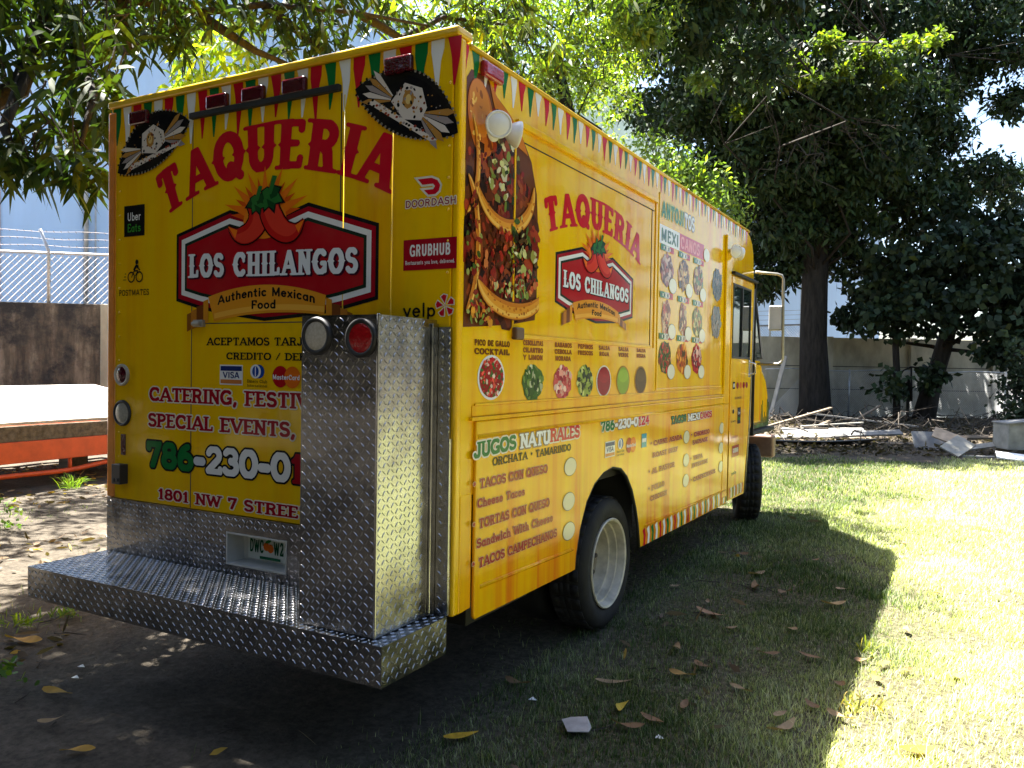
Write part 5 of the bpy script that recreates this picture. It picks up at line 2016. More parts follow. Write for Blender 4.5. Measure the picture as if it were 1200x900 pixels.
# 3. sunlit trees beyond the truck
b = flat(at(700, 400, 18))
cl = []
for (px, py, d, r, n) in ((700, 30, 17, 1.1, 1500), (750, 20, 17.5, .8, 900), (640, 40, 18, 1.3, 1700), (590, 20, 18, 1.2, 1500), (660, 100, 18, 1.0, 1200), (620, 90, 18.5, 1.0, 1100),
                          (710, 110, 19, .9, 800), (560, 60, 17, .8, 800), (520, 20, 18, 1.2, 1200), (680, -30, 18, 1.6, 1500), (600, -50, 18, 1.8, 1500), (700, 170, 20, .7, 500),
                          (500, 60, 19, .9, 800), (740, 70, 19, .7, 500)):
    cl.append((at(px, py, d), (r, r, r * .75), n))
tree('feathery_tree', 'bright yellow green feathery tree rising behind the roof of the truck', 'tree', b, [b, at(690, 250, 18), at(670, 150, 18), at(650, 60, 18)],
     [.25, .2, .16, .1], cl, (.15, .055, (.12, .17, .025), .3, .2), limb_r=.03)
b = flat(at(815, 430, 16))
cl = [(at(px, py, d), (r, r, r * .8), n) for (px, py, d, r, n) in ((800, 200, 15.5, .55, 800), (830, 215, 15.5, .5, 700), (780, 190, 16, .45, 500), (850, 240, 16, .5, 600),
      (815, 240, 15, .5, 600), (760, 170, 17, .35, 260))]
tree('small_tree', 'small bushy tree with pale lit tips close behind the roof edge', 'tree', b, [b, at(812, 330, 15.8), at(812, 230, 15.7)], [.1, .08, .05], cl,
     (.13, .05, (.10, .15, .03), .2, .2), limb_r=.03)

# 4. mango tree: trunk left of the picture, limbs reaching over the truck
b = (-3.1, -2.1, 0.0)
mango = thing('mango_tree', 'mango tree with long drooping leaves hanging over the back of the truck', 'tree', b)
mb = MB(b)
mb.tube([b, (-3.05, -2.05, .4), (-2.95, -1.95, 1.4), (-2.9, -1.75, 2.5), (-2.8, -1.5, 3.4)], [.34, .27, .23, .21, .19], 14)
mb.build('trunk', MAT['bark'], mango, smooth=True)
limb_main = [(-2.8, -1.5, 3.4), at(-60, 140, 6.2), at(-8, 118, 6.2), at(22, 104, 6.2), at(34, 75, 6.3), at(45, 35, 6.4), at(62, -10, 6.5), at(90, -60, 6.6)]
mb = MB(b)
mb.tube(limb_main, [.16, .10, .085, .08, .075, .072, .07, .06], 10)
limbs = [[at(62, -10, 6.5), at(140, -5, 6.8), at(230, 15, 7.2), at(310, 5, 7.6), at(420, 15, 8.2), at(500, 30, 8.6)],
         [at(45, 35, 6.4), at(90, 60, 6.0), at(110, 110, 5.6), at(95, 170, 5.2)],
         [at(140, -5, 6.8), at(150, 60, 7.2), at(170, 40, 7.6), at(210, 60, 8)],
         [at(34, 75, 6.3), at(5, 150, 5.6), at(20, 190, 5.3)],
         [(-2.9, -1.75, 2.5), (-2.2, -2.6, 4.2), (-1.0, -2.6, 5.2), (.3, -2.2, 5.6)],
         [(-2.8, -1.5, 3.4), (-2.2, -1.2, 5.2), (-1.0, -.8, 6.0), (.2, -.3, 6.3)],
         [(-2.8, -1.5, 3.4), (-3.4, -.4, 5.2), (-3.4, .9, 5.8)],
         [at(310, 5, 7.6), at(360, 45, 8.0), at(420, 90, 8.4)], [at(230, 15, 7.2), at(300, 60, 7.6), at(350, 80, 7.9)],
         [at(420, 15, 8.2), at(470, 45, 8.8), at(520, 20, 9.3), at(600, 30, 9.8)]]
for L_ in limbs:
    mb.tube(L_, list(np.linspace(.055, .014, len(L_))), 7)
mb.build('limbs', MAT['bark'], mango, smooth=True)
F = Foliage(True)
MG = (.026, .046, .012)
tw = MB(b)
def hang(px0, px1, py0, py1, d0, d1, n, per=11, L=.20, W_=.042, yel=.10, base=MG):
    c = np.array([at(RND.uniform(px0, px1), RND.uniform(py0, py1), RND.uniform(d0, d1)) for _ in range(n)])
    rosettes(F, c, per, L, W_, base, .35, .55, yel)
    for q in c[::2]:
        e = q + np.array((RND.uniform(-.25, .1), RND.uniform(-.2, .2), RND.uniform(.15, .4)))
        tw.tube([e, (e + q) / 2 + rng.normal(0, .03, 3), q], [.008, .006, .004], 4)
hang(-60, 120, -60, 30, 5.8, 7.0, 56, L=.23)
hang(-60, 30, 20, 100, 5.6, 6.6, 20)
hang(50, 135, 30, 110, 5.6, 6.6, 26, L=.22)
hang(60, 130, 95, 165, 5.2, 6.0, 18, L=.22)
hang(-30, 50, 130, 195, 5.0, 5.6, 16, L=.22)
hang(75, 125, 165, 205, 5.0, 5.4, 8, L=.22)
hang(120, 300, -60, 25, 6.6, 7.8, 66)
hang(130, 220, 10, 62, 6.8, 7.6, 22)
hang(290, 460, -60, 30, 7.4, 8.8, 64)
hang(300, 400, 25, 62, 7.6, 8.6, 20)
hang(440, 620, -60, 30, 8.4, 10, 80, yel=.35)
hang(540, 660, 20, 95, 9.0, 10.5, 26, yel=.3)
hang(640, 740, -60, 10, 9.5, 11, 26, yel=.4)
# the rest of the crown over the yard, out of the picture: it shades the back of the truck
cen = np.concatenate([clump_points((-1.9, -1.4, 6.0), (2.6, 2.0, 1.4), 520, .1), clump_points((.0, -1.2, 6.6), (2.0, 1.5, 1.2), 300, .2),
                      clump_points((-2.6, -.6, 6.3), (2.4, 1.3, 1.0), 700, .05), clump_points((-3.8, -2.2, 6.2), (2.0, 1.6, 1.2), 220, .1),
                      clump_points((-3.6, .2, 6.2), (1.8, 1.8, 1.3), 190, .2), clump_points((-.6, -3.6, 5.6), (2.4, 1.4, 1.3), 200, .2),
                      clump_points((-3.2, 3.0, 6.4), (1.7, 1.7, 1.2), 90, .2), clump_points((-6.4, 1.0, 6.4), (1.8, 1.8, 1.2), 150, .2),
                      clump_points((-7.6, 3.2, 7.2), (1.8, 1.8, 1.2), 130, .2)])
rosettes(F, cen, 12, .22, .05, MG, .3, .2, .1, .07)
F.build('crown', mango, MAT['leafmango'], b)
F = Foliage(True)  # sunlit clusters: the light is put into a brighter leaf colour
hang(195, 300, 28, 100, 7.8, 8.8, 44, yel=.5, base=(.17, .25, .03))
hang(440, 620, -60, 30, 8.4, 10, 30, yel=.5, base=(.10, .15, .02))
hang(540, 660, 20, 95, 9.0, 10.5, 14, yel=.5, base=(.10, .15, .02))
F.build('lit_tint_leaves', mango, MAT['leaf'], b)
tw.build('twigs', MAT['bark'], mango)['kind'] = 'stuff'

# unseen trees added right of and behind the viewer to block sky light
F = Foliage(False)
for k in range(60):
    a = math.radians(17 + 247 * k / 59)
    dg = math.degrees(a)
    R_ = RND.uniform(9, 12) if dg > 200 else RND.uniform(14, 18) if dg > 40 else RND.uniform(22, 26)
    c = np.array((4.1 + R_ * math.sin(a), -2.8 + R_ * math.cos(a), 0))
    h = RND.uniform(6, 8) if dg > 200 else RND.uniform(8.5, 13)
    n = 700
    P = clump_points(c + ez_ * h * .55, (2.3, 2.3, h * .5), n, .3)
    P[:, 2] = np.maximum(P[:, 2], .2)
    F.add(P, unit(rng.normal(0, 1, (n, 3))), .6, .36, .2, green(n, (.018, .030, .010), .3, .05))
for k in range(36):            # unseen boughs added overhead to darken shade and reflections
    c = (RND.uniform(-9.5, 6.5), RND.uniform(-10, -3.4), RND.uniform(5.2, 8.5))
    n = 420
    P = clump_points(c, (1.2, 1.2, .8), n, .1)
    F.add(P, unit(rng.normal(0, 1, (n, 3))), .34, .16, .2, green(n, (.030, .048, .014), .3, .05))
tag(F.build('added_treeline', None, MAT['leafdark']), 'unseen dark mass of trees added around the yard to block sky light', 'trees', kind='stuff')
# ------------------------------------------------------------------ walls, fences, buildings
MAT['blockwall'] = None
m, nt, p, out = newmat('mouldy_block_wall')
v = texco(nt)
f1 = noise(nt, v, .9, 8, .72)
f2 = noise(nt, texco(nt, (2, 2, .35)), 2.2, 6, .7)
base = ramp(nt, f2, [(.3, (.035, .03, .024)), (.5, (.14, .11, .075)), (.72, (.30, .25, .18))])
nt.links.new(mixc(nt, ramp(nt, f1, [(.42, (0, 0, 0)), (.56, (1, 1, 1))]), base, (.030, .028, .026)), p.inputs['Base Color'])
p.inputs['Roughness'].default_value = .95
bump(nt, p, noise(nt, v, 14, 6, .7), .6, .03)
MAT['blockwall'] = m
MAT['concrete'] = simple('pale_concrete_wall', (.42, .38, .28), .9, var=.4, scale=1.3, bmp=.4, spec=.2, stretch=(1, 1, .5))


def siding(name, c, rib):
    m, nt, p, out = newmat(name)
    f = noise(nt, texco(nt, (.6, .6, .12)), 1.0, 5, .6)
    nt.links.new(ramp(nt, f, [(.3, tuple(x * .85 for x in c)), (.7, tuple(min(1, x * 1.1) for x in c))]), p.inputs['Base Color'])
    p.inputs['Roughness'].default_value = .6
    return m


MAT['bluewall'] = siding('pale_blue_wall_paint', (.50, .67, .88), 3)
MAT['greenwall'] = siding('pale_green_wall_paint', (.42, .50, .42), 3)
MAT['whitetrim'] = simple('white_paint', (.78, .78, .76), .5, var=.08)

# left: block wall with chain link and barbed wire on it
P0, P1 = np.array(flat(at(0, 360, 15.0))), np.array(flat(at(125, 365, 15.3)))
ex = unit(P1 - P0)
ey = np.array((-ex[1], ex[0], 0))
ez = np.array((0, 0, 1.0))
A0 = P0 - ex * 9
wl = 19.0
org = tuple(A0 + ex * wl / 2)
mb = MB(org)
zt = 2.62
mb.obox(A0 + ex * wl / 2 + ez * zt / 2, ex, ey, ez, wl / 2, .1, zt / 2)
bw = mb.build('block_wall', MAT['blockwall'], bevel=.015)
tag(bw, 'black stained block wall behind the orange trailer', 'wall')
mb = MB(org)
for s in (3.1, 10.9, 12.9):
    mb.obox(A0 + ex * s - ey * .13 + ez * 1.31, ex, ey, ez, .11, .06, 1.31)
pl = mb.build('pilaster', MAT['concrete'], None, bevel=.02)
pl.parent = bw
pl.location = (0, 0, 0)
cf = thing('chain_link_fence', 'chain link fence with barbed wire standing on the stained block wall', 'fence', org)
mb = MB(org)
h0, h1 = zt + .02, 3.55
ctr = A0 + ex * wl / 2
for k in range(int(wl / .125)):
    for sgn in (1, -1):
        s0 = k * .125
        dx = (h1 - h0) * .95 * sgn
        s1 = s0 + dx
        if not (0 <= s1 <= wl) or s0 < 5 or s1 < 5:
            continue
        o_ = ey * (.006 * sgn)
        mb.tube([A0 + ex * s0 + ez * h0 + o_, A0 + ex * s1 + ez * h1 + o_], .0062, 3, caps=False)
mb.build('wire_mesh', MAT['mesh'], cf)
mb = MB(org)
mb.tube([A0 + ez * h1, A0 + ex * wl + ez * h1], .024, 8)
mb.build('top_rail', MAT['galv'], cf, smooth=True)
for s in (6.8, 9.83, 12.8, 15.8):
    mb = MB(org)
    mb.tube([A0 + ex * s + ez * 2.55, A0 + ex * s + ez * 3.58, A0 + ex * (s - .12) - ey * .08 + ez * 3.98], [.032, .032, .026], 8)
    mb.build('post', MAT['galv'], cf, smooth=True)
for k in range(3):
    z = 3.68 + .13 * k
    mb = MB(org)
    n_ = 60
    pts = [A0 + ex * (wl * i / n_) - ey * (.02 + .025 * k) - ex * .03 * k + ez * (z + .015 * math.sin(i * 1.3 + k)) for i in range(n_ + 1)]
    mb.tube(pts, .0035, 3)
    for i in range(150):
        q = A0 + ex * (wl * (i + .5) / 150) - ey * (.02 + .025 * k) + ez * z
        mb.tube([q - ez * .02 + ex * .012, q + ez * .02 - ex * .012], .003, 3)
        mb.tube([q - ey * .02 - ex * .010, q + ey * .02 + ex * .010], .003, 3)
    mb.build('barbed_wire', MAT['wire'], cf)


def building(name, label, cat, a, b_, depth, h, wallm, roof=None, seams=2.2, parapet=True):
    """box from ground point a to b_ (front wall), depth metres back"""
    a, b_ = np.array(a, float), np.array(b_, float)
    e = unit(b_ - a)
    n = np.array((-e[1], e[0], 0))
    if n @ (a - CAM * np.array((1, 1, 0))) < 0:
        n = -n
    L = np.linalg.norm(b_ - a)
    c = (a + b_) / 2
    root = thing(name, label, cat, tuple(c))
    mb = MB(c)
    mb.obox(c + n * depth / 2 + ez * h / 2, e, n, ez, L / 2, depth / 2, h / 2)
    mb.build('wall', wallm, root)
    mb = MB(c)
    k = int(L / seams)
    for i in range(1, k):
        q = a + e * (L * i / k)
        mb.obox(q - n * .012 + ez * h / 2, e, n, ez, .025, .011, h / 2 - .02)
    mb.build('panel_joints', MAT['galv'] if wallm is MAT['bluewall'] else MAT['whitetrim'], root)
    if parapet:
        mb = MB(c)
        mb.obox(c + n * depth / 2 + ez * (h + .12), e, n, ez, L / 2 + .12, depth / 2 + .12, .12)
        mb.build('roof', MAT['whitetrim'], root)
    return root, a, e, n, L, c


wh, a_, e_, n_, L_, c_ = building('warehouse', 'tall pale blue warehouse wall rising behind the fence at the left', 'building', flat(at(-260, 400, 21)), flat(at(470, 400, 29)), 14, 15.5, MAT['bluewall'])
mb = MB(tuple(c_))
q = np.array(flat(at(101, 400, 22.6)))
s = (q - a_) @ e_
mb.tube([a_ + e_ * s - n_ * .1, a_ + e_ * s - n_ * .1 + ez * 15.3], .07, 8)
mb.build('downpipe', MAT['galv'], wh, smooth=True)
building('blue_building', 'pale blue building showing between the dark trunks beyond the far wall', 'building', flat(at(840, 400, 38)), flat(at(1030, 400, 40)), 8, 9.3, MAT['bluewall'], seams=3)
gb, a_, e_, n_, L_, c_ = building('gabled_building', 'pale green gabled building glimpsed between the treetops above the truck', 'building', flat(at(640, 400, 44)), flat(at(780, 400, 46)), 10, 15.3, MAT['greenwall'], parapet=False, seams=9)
mb = MB(tuple(c_))
pr = []
for (s, z) in ((-.25, 17.7), (L_ / 2, 17.3), (L_ + .3, 15.1)):
    pr.append((s, z))
for k in range(2):
    (s0, z0), (s1, z1) = pr[k], pr[k + 1]
    p_, q_ = a_ + e_ * s0 + ez * z0, a_ + e_ * s1 + ez * z1
    d_ = unit(q_ - p_)
    nn = np.cross(d_, n_)
    mb.obox((p_ + q_) / 2 + n_ * 4.8, d_, n_, unit(nn), np.linalg.norm(q_ - p_) / 2, 5.4, .14)
mb.build('roof', MAT['whitetrim'], gb)
mb = MB(tuple(c_))
for k in range(1):
    vs = [a_ + ez * 15.3 + n_ * .02, a_ + e_ * L_ + ez * 15.3 + n_ * .02, a_ + e_ * L_ / 2 + ez * 17.2 + n_ * .02, a_ + ez * 17.5 + n_ * .02]
    mb.add(vs + [q + n_ * 9.9 for q in vs], [(0, 1, 2, 3), (7, 6, 5, 4), (0, 4, 5, 1), (1, 5, 6, 2), (2, 6, 7, 3), (3, 7, 4, 0)])
mb.build('gable', MAT['greenwall'], gb)

# right: pale concrete wall of panels and posts
W0, W1 = np.array(flat(at(872, 405, 28.2))), np.array(flat(at(1480, 425, 29.5)))
ex = unit(W1 - W0)
ey = np.array((-ex[1], ex[0], 0))
L_ = float(np.linalg.norm(W1 - W0))
org = tuple((W0 + W1) / 2)
zt = 2.75
mb = MB(org)
mb.obox((W0 + W1) / 2 + ez * zt / 2, ex, ey, ez, L_ / 2, .07, zt / 2)
cw = mb.build('panel_wall', MAT['concrete'], bevel=.01)
tag(cw, 'pale concrete panel wall behind the trees at the right', 'wall')
k = 0
while k * 3.0 < L_:
    mb = MB(org)
    mb.obox(W0 + ex * 3.0 * k - ey * .10 + ez * zt / 2, ex, ey, ez, .10, .09, zt / 2 + .03)
    q = mb.build('wall_post', MAT['concrete'], None, bevel=.01)
    q.parent = cw
    q.location = (0, 0, 0)
    k += 1
for z in (.95, 1.75):
    mb = MB(org)
    mb.obox((W0 + W1) / 2 - ey * .0735 + ez * z, ex, ey, ez, L_ / 2, .003, .012)
    q = mb.build('wall_joint', MAT['under'])
    q.parent = cw
    q.location = (0, 0, 0)
fr = thing('chain_link_fence', 'chain link fence with a bent top rail before the pale concrete wall', 'fence', tuple(W0 + ex * 6 - ey * 1.0))
fo = tuple(W0 + ex * 6 - ey * 1.0)
F0 = W0 + ex * .4 - ey * 1.0
fl = 11.0
mb = MB(fo)
for k in range(int(fl / .075)):
    for sg in (1, -1):
        s0, s1 = k * .075, k * .075 + 1.55 * sg * .95
        if 0 <= s1 <= fl:
            mb.tube([F0 + ex * s0 + ez * .05 + ey * .006 * sg, F0 + ex * s1 + ez * 1.6 + ey * .006 * sg], .0055, 3, caps=False)
mb.build('wire_mesh', MAT['galv'], fr)
for s in (2.9, 5.6, 8.4, 10.8):
    mb = MB(fo)
    mb.tube([F0 + ex * s, F0 + ex * s + ez * 1.65], .03, 8)
    mb.build('post', MAT['galv'], fr, smooth=True)
mb = MB(fo)
mb.tube([F0 + ex * (fl * i / 12) + ez * (1.62 + .03 * math.sin(i * 1.7)) for i in range(13)], .02, 6)
mb.build('top_rail', MAT['galv'], fr, smooth=True)
# wire fence higher up beyond the wall, by the mirror
q0, q1 = at(845, 383, 29), at(960, 380, 29)
wf = thing('wire_fence', 'wire fence with strands on top beyond the wall, seen past the mirror', 'fence', flat((q0 + q1) / 2))
wo_ = flat((q0 + q1) / 2)
e2 = unit(q1 - q0)
mb = MB(wo_)
mb.tube([q0, q1], .035, 6)
mb.build('top_rail', MAT['galv'], wf)
mb = MB(wo_)
ln = float(np.linalg.norm(q1 - q0))
for k in range(int(ln / .09)):
    for sg in (1, -1):
        s0, s1 = k * .09, k * .09 + .8 * sg
        if 0 <= s1 <= ln:
            mb.tube([q0 + e2 * s0 - ez * .85, q0 + e2 * s1], .004, 3, caps=False)
mb.build('wire_mesh', MAT['wire'], wf)
for k in range(3):
    mb = MB(wo_)
    mb.tube([q0 + ez * (.2 + .16 * k), q1 + ez * (.2 + .16 * k)], .006, 3)
    mb.build('barbed_wire', MAT['wire'], wf)
for s in (.0, .5, 1.0):
    q = q0 + (q1 - q0) * s
    mb = MB(wo_)
    mb.tube([flat(q), q + ez * .55], .035, 6)
    mb.build('post', MAT['galv'], wf)

# ------------------------------------------------------------------ orange flatbed trailer at the left
MAT['orange'] = simple('chipped_orange_paint', (.62, .085, .012), .5, var=.18, scale=5, coat=.1)
MAT['deckwhite'] = simple('worn_pale_deck_paint', (.40, .36, .32), .7, var=.55, scale=4, bmp=.4)
MAT['plank'] = simple('weathered_board', (.14, .112, .082), .85, var=.45, scale=3, bmp=.5, stretch=(1, 6, 6), spec=.2)
MAT['greyboard'] = simple('grey_board', (.19, .19, .185), .8, var=.35, scale=3, bmp=.3, spec=.2)
T0, T1 = np.array(flat(at(0, 520, 9.6))), np.array(flat(at(125, 515, 10.9)))
ex = unit(T1 - T0)
ey = np.array((-ex[1], ex[0], 0))
if ey @ (T0 - CAM) < 0:
    ey = -ey
to_ = tuple(T0 + ex * .5 + ey * 1.2)
trl = thing('flatbed_trailer', 'orange flatbed trailer with a white tilted deck beside the truck', 'trailer', to_)
A0 = T0 - ex * 3.5
Lt = 6.6
mb = MB(to_)
mb.obox(A0 + ex * Lt / 2 + ez * .46, ex, ey, ez, Lt / 2, .05, .13)
mb.obox(A0 + ex * Lt / 2 + ey * 2.3 + ez * .46, ex, ey, ez, Lt / 2, .05, .13)
for s in (.1, Lt - .1):
    mb.obox(A0 + ex * s + ey * 1.15 + ez * .46, ex, ey, ez, .05, 1.098, .12)
mb.build('frame', MAT['orange'], trl, bevel=.01)
mb = MB(to_)
lo = [(0, .33), (2.2, .2), (4.25, .17), (4.5, .18), (5.9, .33)]
mb.tube([A0 + ex * s + ez * z for s, z in lo], .032, 8)
for s, z in ((4.4, .17), (3.3, .18), (2.2, .2)):
    mb.tube([A0 + ex * s + ez * z, A0 + ex * s + ez * .35], .025, 6)
mb.build('truss_rod', MAT['orange'], trl, smooth=True)
mb = MB(to_)
mb.obox(A0 + ex * Lt / 2 - ey * .02 + ez * .685, ex, ey, ez, Lt / 2, .03, .093)
mb.build('side_board', MAT['plank'], trl, bevel=.006)
td = unit(ey * 2.45 + ez * .36)
tn = np.cross(ex, td)
tn = tn if tn[2] > 0 else -tn
mb = MB(to_)
for k in range(9):
    mb.obox(A0 + ex * Lt / 2 + ez * .802 + td * (.14 + .272 * k), ex, td, tn, Lt / 2, .132, .02)
mb.build('deck', MAT['deckwhite'], trl, bevel=.004)
mb = MB(to_)
r0 = A0 + ey * 2.5 + ez * 1.27
mb.tube([r0 + ex * .2, r0 + ex * 3.2 + ez * .12, r0 + ex * 4.9 - ez * .03], .035, 8)
for s in (.4, 2.2, 3.4):
    mb.tube([r0 + ex * s - ez * .2, r0 + ex * s + ez * .08], .03, 6)
mb.build('rail', MAT['orange'], trl, smooth=True)
for s in (1.3, 2.2):
    for o_ in (.25, 2.05):
        mb = MB(to_)
        mb.lathe([(.20, -.09), (.31, -.10), (.33, -.06), (.33, .06), (.31, .10), (.20, .09)], A0 + ex * s + ey * o_ + ez * .33, ey, 28, True)
        mb.lathe([(.0, .03), (.2, .05), (.2, .09)], A0 + ex * s + ey * o_ + ez * .33, ey, 20)
        mb.build('wheel', MAT['tyre'], trl, smooth=True)
# timber block under the trailer
q = np.array(flat(at(86, 560, 11.6)))
mb = MB(tuple(q))
mb.obox(q + ez * .2, ex, ey, ez, .14, .13, .2)
tag(mb.build('timber_block', MAT['plank'], bevel=.015), 'brown timber block standing under the orange trailer', 'block')

# ------------------------------------------------------------------ heap of old boards before the far wall
def board(name, label, cat, px, py, d, L, w_, th, yaw, tilt, roll, mat, lift=0.0, bend=0.0):
    g = ground_at(px, py) if d is None else np.array(flat(at(px, py, d)))
    c, s = math.cos(yaw), math.sin(yaw)
    u = unit(np.array((c, s, math.tan(tilt))))
    vv = unit(np.array((-s, c, math.tan(roll))))
    vv = unit(vv - u * (u @ vv))
    n = np.cross(u, vv)
    hz = abs(u[2]) * L / 2 + abs(vv[2]) * w_ / 2 + abs(n[2]) * th / 2
    cc = np.array((g[0], g[1], hz + lift))
    mb = MB((g[0], g[1], 0))
    ns = 8
    vs, fs = [], []
    for i in range(ns + 1):
        t = (i / ns - .5)
        b = bend * (t * t - .25)
        for sv in (-1, 1):
            for sn in (-1, 1):
                jag = (.03 * L * ((i * 7 + sv * 3) % 5 - 2) / 2 * .12) if i in (0, ns) else 0
                vs.append(cc + u * (t * L + jag) + vv * sv * w_ / 2 + n * (sn * th / 2 + b))
    for i in range(ns):
        a = i * 4
        for (p_, q_) in ((0, 1), (1, 3), (3, 2), (2, 0)):
            fs.append((a + p_, a + q_, a + 4 + q_, a + 4 + p_))
    fs += [(0, 2, 3, 1), (ns * 4, ns * 4 + 1, ns * 4 + 3, ns * 4 + 2)]
    mb.add(vs, fs)
    return tag(mb.build(name, mat), label, cat, 'old boards heaped before the far wall')


yaw0 = math.atan2(RIGHT[1], RIGHT[0])
PB, GB = MAT['plank'], MAT['greyboard']
WB = MAT['whitetrim']
dirty = simple('dirty_white_panel', (.27, .26, .23), .8, var=.3, scale=4, spec=.2)
board('metal_sheet', 'long grey bent sheet lying at the front left of the board heap', 'sheet', 945, 532, 17.2, 2.6, .75, .02, yaw0 - .12, .02, -.22, GB, .0, .25)
board('plank', 'pale leaning plank propped on the dark thick trunk beside the mirror', 'plank', 911, 470, 26.2, 2.1, .22, .04, yaw0 + .2, 1.33, 0, dirty)
board('plank', 'long plank slanting up behind the grey bent sheet at the left end', 'plank', 925, 510, 20, 2.2, .14, .04, yaw0 + .1, .28, 0, PB, .05)
board('plank', 'long thin plank lying across the middle of the heap, pale ends', 'plank', 1010, 505, 20.5, 2.7, .12, .04, yaw0 - .1, -.10, 0, GB, .22)
board('plank', 'dark board flat on the ground in the middle of the heap', 'plank', 985, 517, 18.8, 2.0, .35, .04, yaw0 - .3, .02, .1, PB)
board('plank', 'grey board tilted on the dark flat board, lit on its edge', 'plank', 1015, 520, 18.0, 1.5, .22, .04, yaw0 - .05, .06, .35, GB, .12)
board('plank', 'narrow board crossing under the long thin plank', 'plank', 960, 503, 21, 2.0, .10, .05, yaw0 + .9, .1, 0, PB, .05)
board('panel', 'pale grey upright panel at the left of the broken white panels', 'panel', 1092, 521, 16.8, .75, .42, .03, yaw0 - .1, .0, 1.0, GB)
board('panel', 'tan triangular broken panel tilted on the pale grey upright panel', 'panel', 1112, 520, 16.3, .60, .30, .03, yaw0 - .5, -.35, .7, simple('tan_panel', (.40, .30, .21), .8, var=.3), .10)
board('panel', 'dirty pale broken panel leaning forward, lowest of the broken panels', 'panel', 1122, 535, 15.6, .62, .38, .03, yaw0 + .55, .32, .5, dirty)
board('plank', 'pale plank sloping from the broken panels to the box', 'plank', 1155, 524, 16.2, .85, .14, .03, yaw0 + .15, .12, .5, dirty, .06)
board('plank', 'thin pale strip on the ground left of the clean white board', 'plank', 1145, 540, 15.4, .60, .10, .03, yaw0 - .1, 0, .1, dirty)
board('panel', 'clean white board lying at the front right corner of the heap', 'panel', 1190, 540, 14.9, .62, .40, .025, yaw0 - .45, -.08, .2, WB)
board('plank', 'low dark plank behind the broken panels under the box', 'plank', 1140, 515, 17.6, 1.6, .16, .05, yaw0 - .12, .05, .3, PB, .12)
board('plank', 'short plank end poking up right of the thick dark trunk', 'plank', 1012, 492, 22.5, 1.2, .10, .04, yaw0 + .3, .45, 0, PB, .1)
board('plank', 'flat grey plank nearest the front wheel at the left end of the heap', 'plank', 925, 520, 18.6, 2.4, .24, .05, yaw0 + .05, .02, .15, GB)
board('panel', 'wide grey sheet lying flat behind the long bent sheet', 'panel', 965, 511, 19.6, 1.9, .8, .03, yaw0 - .2, .03, .12, GB, .04)
board('plank', 'pale thin lath lying on top of the wide grey sheet', 'plank', 975, 509, 19.4, 1.7, .07, .03, yaw0 + .25, .05, 0, dirty, .26)
board('plank', 'dark plank lying flat left of the pale grey upright panel', 'plank', 1060, 524, 17.4, 1.3, .2, .05, yaw0 - .25, .03, .1, PB)
# the old box
g = np.array(flat(at(1192, 520, 16.0)))
bxr = thing('wooden_box', 'weathered pale box with an overhanging lid beside the board heap', 'box', tuple(g))
u_, v_ = unit(RIGHT * np.array((1, 1, 0))), unit(FWD * np.array((1, 1, 0)))
mb = MB(tuple(g))
for (c, hx, hy, hz) in (((0, -.25, .38), .33, .012, .26), ((0, .25, .38), .33, .012, .26), ((-.318, 0, .38), .012, .236, .26), ((.318, 0, .38), .012, .236, .26), ((0, 0, .13), .33, .262, .010)):
    mb.obox(g + u_ * c[0] + v_ * c[1] + ez * c[2], u_, v_, ez, hx, hy, hz)
mb.build('case', dirty, bxr, bevel=.006)
mb = MB(tuple(g))
mb.obox(g + u_ * .05 + ez * .668, unit(u_ + ez * .08), v_, ez, .40, .29, .014)
mb.build('lid', GB, bxr, bevel=.004)
mb = MB(tuple(g))
for s in (-.2, .2):
    mb.obox(g + u_ * s + ez * .06, u_, v_, ez, .05, .26, .058)
mb.build('foot', PB, bxr)

# brushwood lying among the boards
mb = MB(flat(at(1000, 500, 21)))
for k in range(100):
    px, d = RND.uniform(900, 1190), RND.uniform(17.5, 25)
    q = np.array(flat(at(px, 500, d))) + ez * RND.uniform(.02, .35)
    a = RND.uniform(0, 6.28)
    L_ = RND.uniform(.4, 1.6)
    e = q + np.array((math.cos(a), math.sin(a), RND.uniform(-.15, .45))) * L_
    e[2] = max(.03, e[2])
    mb.tube(bark_path(q, e, .6, 5), list(np.linspace(RND.uniform(.010, .028), .005, 5)), 4)
tag(mb.build('brushwood', MAT['twig']), 'dry brushwood strewn between the old boards', 'brushwood', kind='stuff')
# dark dead leaves under the trees
F = Foliage(False)
n = 9000
px, d = rng.uniform(860, 1260, n), rng.uniform(15.3, 27.5, n)
P = CAM + d[:, None] * (FWD + RIGHT * ((px - 600) / FPX)[:, None])
P[:, 2] = rng.uniform(.0, .10, n)
D_ = unit(rng.normal(0, 1, (n, 3)) * np.array([1, 1, .35]))
F.add(P, D_, rng.uniform(.08, .2, n), rng.uniform(.03, .07, n), .1, np.array([.075, .058, .038]) * rng.uniform(.4, 1.6, (n, 1)))
tag(F.build('leaf_litter', None, MAT['deadleaf']), 'dark leaf litter on the ground under the far trees', 'leaf litter', kind='stuff')

